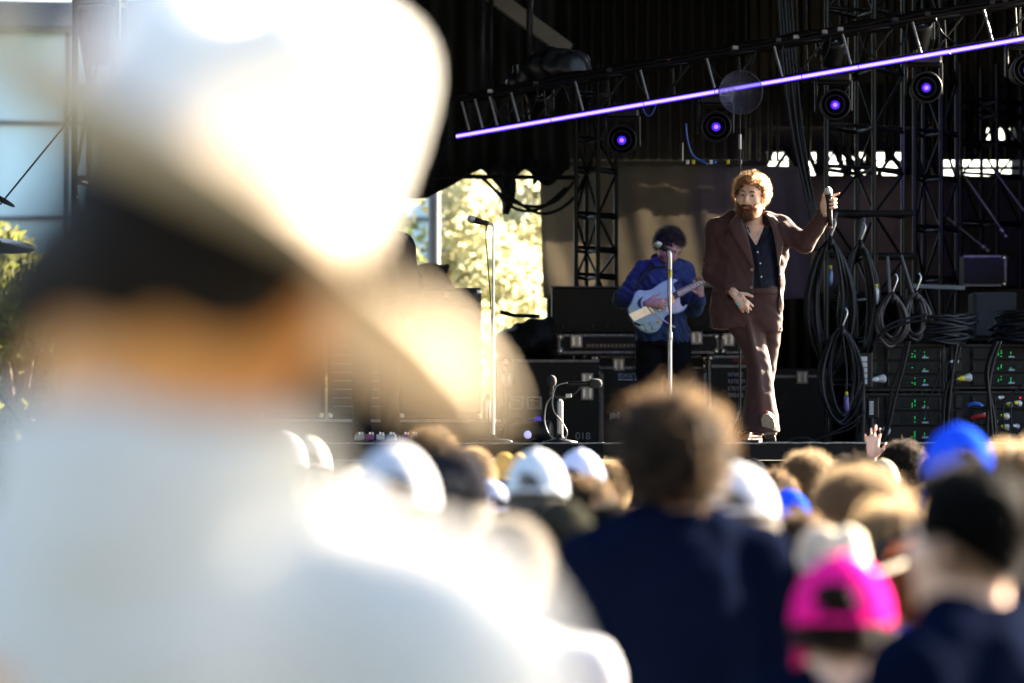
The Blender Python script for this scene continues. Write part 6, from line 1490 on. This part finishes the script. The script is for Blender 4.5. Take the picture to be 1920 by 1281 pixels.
    patch('collar', poly([(1222, 478), (1218, 490), (1226, 502)]), poly([(1232, 474), (1236, 490), (1250, 500)]), jf, .035, JM, jk, th=.006); patch('collar', poly([(1262, 492), (1258, 500), (1262, 510)]), poly([(1276, 486), (1280, 498), (1272, 508)]), jf, .03, JM, jk, th=.006)
    patch('placket', poly([(1253, 506), (1258, 570), (1262, 642)]), poly([(1261, 506), (1267, 570), (1272, 646)]), jf, .008, JM, jk, m=3)
    c = np.array(S(1203, 571, -.22)); d = np.array([.45, -.55, 0]); d /= np.linalg.norm(d)
    MB().tube([c - d * .03, c + d * .035], [.060, .054], 18, caps=False).build('cuff', JM, jk, True, .006)
    u = SDF((-.3, -.25, .03), (.3, .3, .95), .012); u.loft(st([(650, 1192, 1288, .01, .125), (630, 1194, 1287, .0, .12)]), .02)
    for q, x in ((-1, 1220), (1, 1270)): u.loft(st([(636, x - 29, x + 24, .01, .105), (700, x - 25 + q * 2, x + 25 + q * 2, .0, .09), (760, x - 21 + q * 4, x + 21 + q * 4, .0, .078), (824, x - 19 + q * 6, x + 19 + q * 6, .02, .078)]), .02)
    u.wrinkle(.006, 20, 3); u.build('trousers', mat('black_denim', (.005, .005, .008), .9, var=.2, bump=.15, spec=.15), t)
    # ---- the guitar
    U = lambda a, b: (sx(1120 + a / 3.769), sz(400 + b / 3.769)); yf = -.262
    gt = thing('electric_guitar', 'pale blue twin-horned electric guitar held by the guitarist', 'guitar', t.location)
    pts = [(548, 560), (528, 520), (536, 496), (558, 482), (528, 474), (490, 478), (440, 500), (400, 530), (372, 548), (330, 556), (285, 552), (258, 572), (244, 610), (222, 655), (206, 682), (214, 722), (236, 768), (268, 810), (305, 840), (350, 856), (392, 852), (428, 828), (450, 790), (466, 748), (488, 728), (525, 722), (565, 714), (600, 698), (620, 672), (626, 654), (606, 668), (588, 664), (576, 640), (572, 605)]
    pv = [Vector((*U(*q), 0)) for q in pts]; pv = smooth_path(pv + [pv[0]], 3)[:-1]; out = [(v.x, v.y) for v in pv]
    BLUEG = mat('pale_blue_lacquer', (.30, .50, .60), .25, var=.12, vscale=6, coat=.5)
    cxg = sum(p[0] for p in out) / len(out); czg = sum(p[1] for p in out) / len(out)
    m = MB(); n = len(out); ins = [(cxg + (x - cxg) * .955, czg + (z - czg) * .955) for x, z in out]
    m.add([(x, yf, z) for x, z in ins] + [(x, yf + .009, z) for x, z in out] + [(x, yf + .034, z) for x, z in out] + [(x, yf + .040, z) for x, z in ins],
          [tuple(range(n)), tuple(range(3 * n, 4 * n))[::-1]] + [(k * n + i, k * n + (i + 1) % n, (k + 1) * n + (i + 1) % n, (k + 1) * n + i) for k in range(3) for i in range(n)])
    m.build('guitar_body', BLUEG, gt)
    def plate(name, q, y, th, mt, par=gt):
        return MB().prism([U(*a) for a in q], y, y + th).build(name, mt, par)
    WHITE = mat('white_pickguard', (.66, .68, .66), .35, var=.1, vscale=20)
    plate('pickguard', [(470, 700), (430, 690), (440, 660), (480, 640), (520, 590), (545, 560), (572, 605), (575, 650), (600, 680), (560, 705), (500, 712)], yf - .003, .003, WHITE)
    plate('tailpiece', [(216, 722), (336, 664), (372, 716), (252, 772)], yf - .010, .010, mat('bright_nickel', (.75, .74, .68), .22, metal=.85, var=.1))
    plate('bridge', [(352, 672), (366, 666), (400, 714), (386, 721)], yf - .014, .013, CHROME)
    for a, b in (((492, 590), (540, 640)), ((415, 640), (452, 690))):
        plate('pickup', [(a[0], a[1]), (a[0] + 26, a[1] - 18), (b[0], b[1] - 8), (b[0] - 24, b[1] + 12)], yf - .009, .008, CHROME)
    for (a, b) in ((322, 793), (367, 786), (340, 828), (387, 820)):
        x, z = U(a, b); k = MB().lathe([(.013, 0), (.0125, .010), (.010, .012)], (x, yf, z), (0, -1, 0), 16).build('knob', BLACK, gt, True); MB().lathe([(.0105, 0), (.009, .003)], (x, yf - .0115, z), (0, -1, 0), 14).build('knob_top', WHP, k)
    x, z = U(421, 778); k = MB().lathe([(.017, 0), (.016, .003)], (x, yf, z), (0, -1, 0), 18).build('switch_ring', mat('cream_plastic', (.6, .5, .36), .4), gt); MB().lathe([(.006, 0), (.004, .012)], (x, yf - .003, z), (0, -1, 0), 10).build('switch', mat('brown_tip', (.15, .07, .03), .4), k)
    q = [Vector((U(*a)[0], yf - .018, U(*a)[1])) for a in ((388, 706), (430, 738), (480, 780), (505, 796))]; MB().tube(smooth_path(q, 4), .004, 6).build('tremolo_arm', CHROME, gt, True); MB().tube([q[-1], Vector((U(540, 815)[0], yf - .02, U(540, 815)[1]))], .008, 8).build('tremolo_tip', WHP, gt, True)
    x0_, z0_ = U(250, 782); x1_, z1_ = U(298, 800); MB().tube([(x0_, yf - .012, z0_), (x1_, yf - .012, z1_)], .008, 8).build('tail_lever', BLACK, gt)
    # neck with fretboard, block inlays and frets
    a, b = Vector((*U(556, 582), 0)), Vector((*U(1010, 352), 0)); d = (b - a).normalized(); nrm = Vector((-d.y, d.x, 0)); L = (b - a).length
    def strip(name, s0, s1, w0, w1, y, th, mt, par=gt):
        c0, c1 = a + d * s0, a + d * s1; return MB().prism([(c0 + nrm * w0).to_2d(), (c1 + nrm * w1).to_2d(), (c1 - nrm * w1).to_2d(), (c0 - nrm * w0).to_2d()], y, y + th).build(name, mt, par)
    strip('neck', -.04, L, .026, .021, yf - .002, .026, mat('dark_wood_neck', (.08, .03, .02), .4)); fb = strip('fretboard', -.035, L, .0265, .0215, yf - .008, .006, mat('rosewood', (.03, .016, .012), .5))
    strip('binding', -.035, L, .0285, .0235, yf - .006, .004, mat('cream_binding', (.6, .56, .48), .4))
    s_ = 0.
    for i in range(20):
        w_ = L * .095 * (.94 ** (19 - i)); 
        if s_ + w_ > L: break
        if i % 1 == 0: strip('inlay', s_ + w_ * .18, s_ + w_ * .82, .0165, .0165, yf - .0092, .0012, mat('pearl_inlay', (.62, .64, .66), .25, var=.15, vscale=60), fb)
        strip('fret', s_ + w_ - .0016, s_ + w_ + .0016, .025, .025, yf - .0105, .0025, STEEL, fb); s_ += w_
    hc_ = a + d * L; MB().prism([(hc_ + nrm * .022).to_2d(), (hc_ + d * .05 + nrm * .04).to_2d(), (hc_ + d * .16 + nrm * .035).to_2d(), (hc_ + d * .175).to_2d(), (hc_ + d * .16 - nrm * .035).to_2d(), (hc_ + d * .05 - nrm * .04).to_2d(), (hc_ - nrm * .022).to_2d()], yf - .002, yf + .014).build('headstock', BLACK, gt)
    for i in range(6):
        sg = -1 if i < 3 else 1; c_ = hc_ + d * (.05 + .04 * (i % 3)) + nrm * sg * .048; MB().lathe([(.006, -.01), (.008, 0), (.004, .01)], (c_.x, yf + .006, c_.y), (nrm.x * sg, 0, nrm.y * sg), 10).build('tuner', CHROME, gt, True)
    br_ = Vector((*U(362, 690), 0))
    for i in range(6):
        o_ = nrm * (.016 - i * .0064); p0, p1 = br_ + o_ * 1.5, a + d * L + o_; MB().tube([(p0.x, yf - .016, p0.y), (p1.x, yf - .0135, p1.y)], .0008, 4).build('string', STEEL, gt)
    # strap over the shoulder
    MB().tube(smooth_path([S(1192, 575, -.23), S(1196, 530, -.18), S(1222, 496, -.10), S(1234, 486, -.02)], 6), .012, 6).build('strap', BLACK, gt, True)
    cable('guitar_cable', 'thin black cable hanging from the guitar past the cases', [Vector(t.location) + Vector(S(1188, 606, -.24)), Vector(t.location) + Vector(S(1187, 660, -.22)), Vector(t.location) + Vector(S(1186, 750, -.2)), Vector(t.location) + Vector(S(1189, 829, -.2))], .005)
make_guitarist()
# third musician, mostly hidden behind the hat: only the trousers show
t = person(705, 840, 27.0, 'musician in dark trousers standing among the pedals before the cabinets', R(180), hair='tousled', hc='brown', shirt='black', jacket=True, group='musicians on stage')
t.location = (P(705, 0, 27.0).x, 27.0, STAGE); t.scale = (1.02, 1.02, 1.0)
for c_ in t.children:
    if c_.name.startswith('trousers'): c_.material_slots[0].link = 'OBJECT'; c_.material_slots[0].material = MATS['black_denim']
# violet lamps fall on the band and the mast behind
lamp_for(HEADS[3], P(1835, 395, 36.2), 14, size=20)
lamp_for(HEADS[1], P(1470, 400, 38.0), 10, size=14)
lamp_for(HEADS[0], Vector((P(1245, 0, 31).x, 30.9, STAGE + 1.3)), 1.4, size=34)
lamp_for(HEADS[2], Vector((P(1245, 0, 31).x + .1, 30.9, STAGE + 1.4)), 1.6, size=24)

# ================================================================ the near spectator in the hat
def make_hat_man():
    Yh = 2.35; s_ = 1.05; q = P(258, 850, Yh)
    t = thing('person', 'person in a cream felt hat and white shirt standing before everyone else', 'person', (q.x, Yh, 0), R(-6), 'people in the crowd'); t.scale = (s_ * .98, s_ * .98, s_)
    Rm = np.array(Matrix.Rotation(R(13), 3, 'Y') @ Matrix.Rotation(R(-12), 3, 'Z')); hc = np.array((.030, .02, 1.640))
    f = ((-.13, .16, .009),); s = SDF((-.45, -.3, -.01), (.45, .35, 1.82), .016, fx=f, fy=f, fz=((1.42, 1.82, .009),))
    head_sdf(s, hc, Rm); s.cone((0, -.012, 1.42), (.014, .0, 1.58), .082, .074, .03)
    s.loft([(.86, 0, 0, .15, .11), (.95, 0, 0, .17, .115), (1.08, 0, 0, .145, .10), (1.25, 0, .0, .165, .115), (1.38, 0, -.005, .165, .10), (1.45, 0, -.01, .10, .07)], .02)
    for k in (-1, 1):
        s.cone((k * .06, -.012, 1.45), (k * .165, -.01, 1.37), .040, .050, .03); s.chain([(k * .175, -.005, 1.37), (k * .225, -.015, 1.11), (k * .230, .07, .90)], [.052, .040, .027], .03); hand_sdf(s, (k * .235, .07, .90), (0, .25, -1), (-k * .3, 1, 0), thumb=-k, curl=.5)
        s.chain([(k * .085, 0, .90), (k * .095, .01, .48), (k * .10, -.02, .08)], [.088, .056, .040], .03); s.cone((k * .10, -.02, .05), (k * .115, .13, .035), .042, .032, .03)
    s.build('body', skin('warm_skin', (.66, .27, .06), .3), t)
    b = SDF((-.45, -.3, .72), (.45, .35, 1.60), .014)
    b.loft([(.76, 0, 0, .20, .145), (.95, 0, 0, .195, .14), (1.08, 0, 0, .185, .13), (1.25, 0, .0, .182, .13), (1.35, 0, -.005, .168, .112), (1.43, 0, -.012, .11, .085)], .02)
    for k in (-1, 1): b.cone((k * .06, -.012, 1.464), (k * .178, -.01, 1.390), .057, .070, .05); b.chain([(k * .182, -.005, 1.385), (k * .230, -.015, 1.10), (k * .235, .065, .92)], [.073, .064, .05], .03)
    b.loft([(1.40, 0.004, -.010, .112, .106), (1.545, .008, -.006, .100, .096)], .012); b.loft([(1.478, 0.006, -.006, .085, .081), (1.60, .010, -.004, .090, .086)], 0, 's'); b.wrinkle(.007, 15, 2); b.wrinkle(.003, 40, 4)
    b.build('shirt', mat('white_twill_shirt', (.56, .54, .51), .8, var=.05, vscale=6, bump=.2, bscale=150, trans=.03), t)
    inst('trousers', TROUS, t)
    for sx_ in (-.1, .1): inst('shoe', SHOE, t).location = (sx_, -.02, 0)
    M = Matrix.Translation(Vector(hc)) @ Matrix(Rm.tolist()).to_4x4()
    hm = SDF((-.16, -.18, -.16), (.16, .16, .18), .009); hm.ell((0, -.018, .018), (.086, .100, .104), 0); hm.ell((-.035, -.02, -.03), (.075, .085, .06), .03); hm.prism([(-1, -1), (1, -1), (1, -.070), (-1, -.092)], -1, 1, 's', .02); hm.ell((0, .10, -.03), (.10, .085, .13), .02, 's'); hm.wrinkle(.006, 60, 1)
    h = hm.build('hair', mat('dark_brown_hair', (.005, .002, .001), .6, var=.3, vscale=60, spec=.2, bump=.5, bscale=200), t); h.matrix_local = M
    # hat
    felt = mat('cream_felt', (.74, .72, .69), .85, var=.06, vscale=8, bump=.1, bscale=150, trans=.015); felt_shaded = mat('cream_felt_shaded', (.47, .37, .25), .85, var=.06, vscale=8, bump=.1, bscale=150, trans=.012)  # brim is the same felt, its tan colour carrying the shade
    hat = thing_part('hat', t); hat.matrix_local = M @ Matrix.Translation((0, -.01, .036)) @ Matrix.Rotation(R(11), 4, 'Y') @ Matrix.Rotation(R(-3), 4, 'X')
    rows = []; A = np.linspace(0, 2 * math.pi, 49)
    for (r, hh) in ((.001, .122), (.03, .123), (.05, .127), (.062, .129), (.071, .1275), (.078, .122), (.0835, .112), (.0875, .097), (.0905, .078), (.0925, .055), (.0945, .03), (.097, .0)):
        rows.append([(r * math.cos(a), r * 1.17 * math.sin(a), hh - (.025 * math.exp(-(r * math.cos(a) / .022) ** 2) if hh > .1 else 0) - (.012 if hh > .1 and math.sin(a) > .5 else 0)) for a in A])
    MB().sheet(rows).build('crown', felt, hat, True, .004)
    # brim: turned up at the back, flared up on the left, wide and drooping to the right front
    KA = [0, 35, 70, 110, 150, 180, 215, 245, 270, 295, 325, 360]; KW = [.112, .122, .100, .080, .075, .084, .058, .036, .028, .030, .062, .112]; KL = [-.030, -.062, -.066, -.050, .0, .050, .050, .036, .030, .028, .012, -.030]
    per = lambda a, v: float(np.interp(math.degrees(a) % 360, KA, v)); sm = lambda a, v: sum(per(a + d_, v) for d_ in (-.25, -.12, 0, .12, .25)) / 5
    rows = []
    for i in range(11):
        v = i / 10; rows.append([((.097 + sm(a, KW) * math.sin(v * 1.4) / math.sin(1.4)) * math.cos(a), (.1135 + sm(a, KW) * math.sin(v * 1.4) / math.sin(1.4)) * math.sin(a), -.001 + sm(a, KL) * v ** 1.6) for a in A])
    MB().sheet(rows).build('brim', felt_shaded, hat, True, .004)
    MB().sheet([[(.0995 * k_ * math.cos(a), .0995 * k_ * 1.17 * math.sin(a), z_) for a in A] for k_, z_ in ((1.0, .002), (.985, .014), (.965, .026))]).build('hat_band', mat('taupe_ribbon', (.34, .27, .20), .7), hat, True, .002)
make_hat_man()
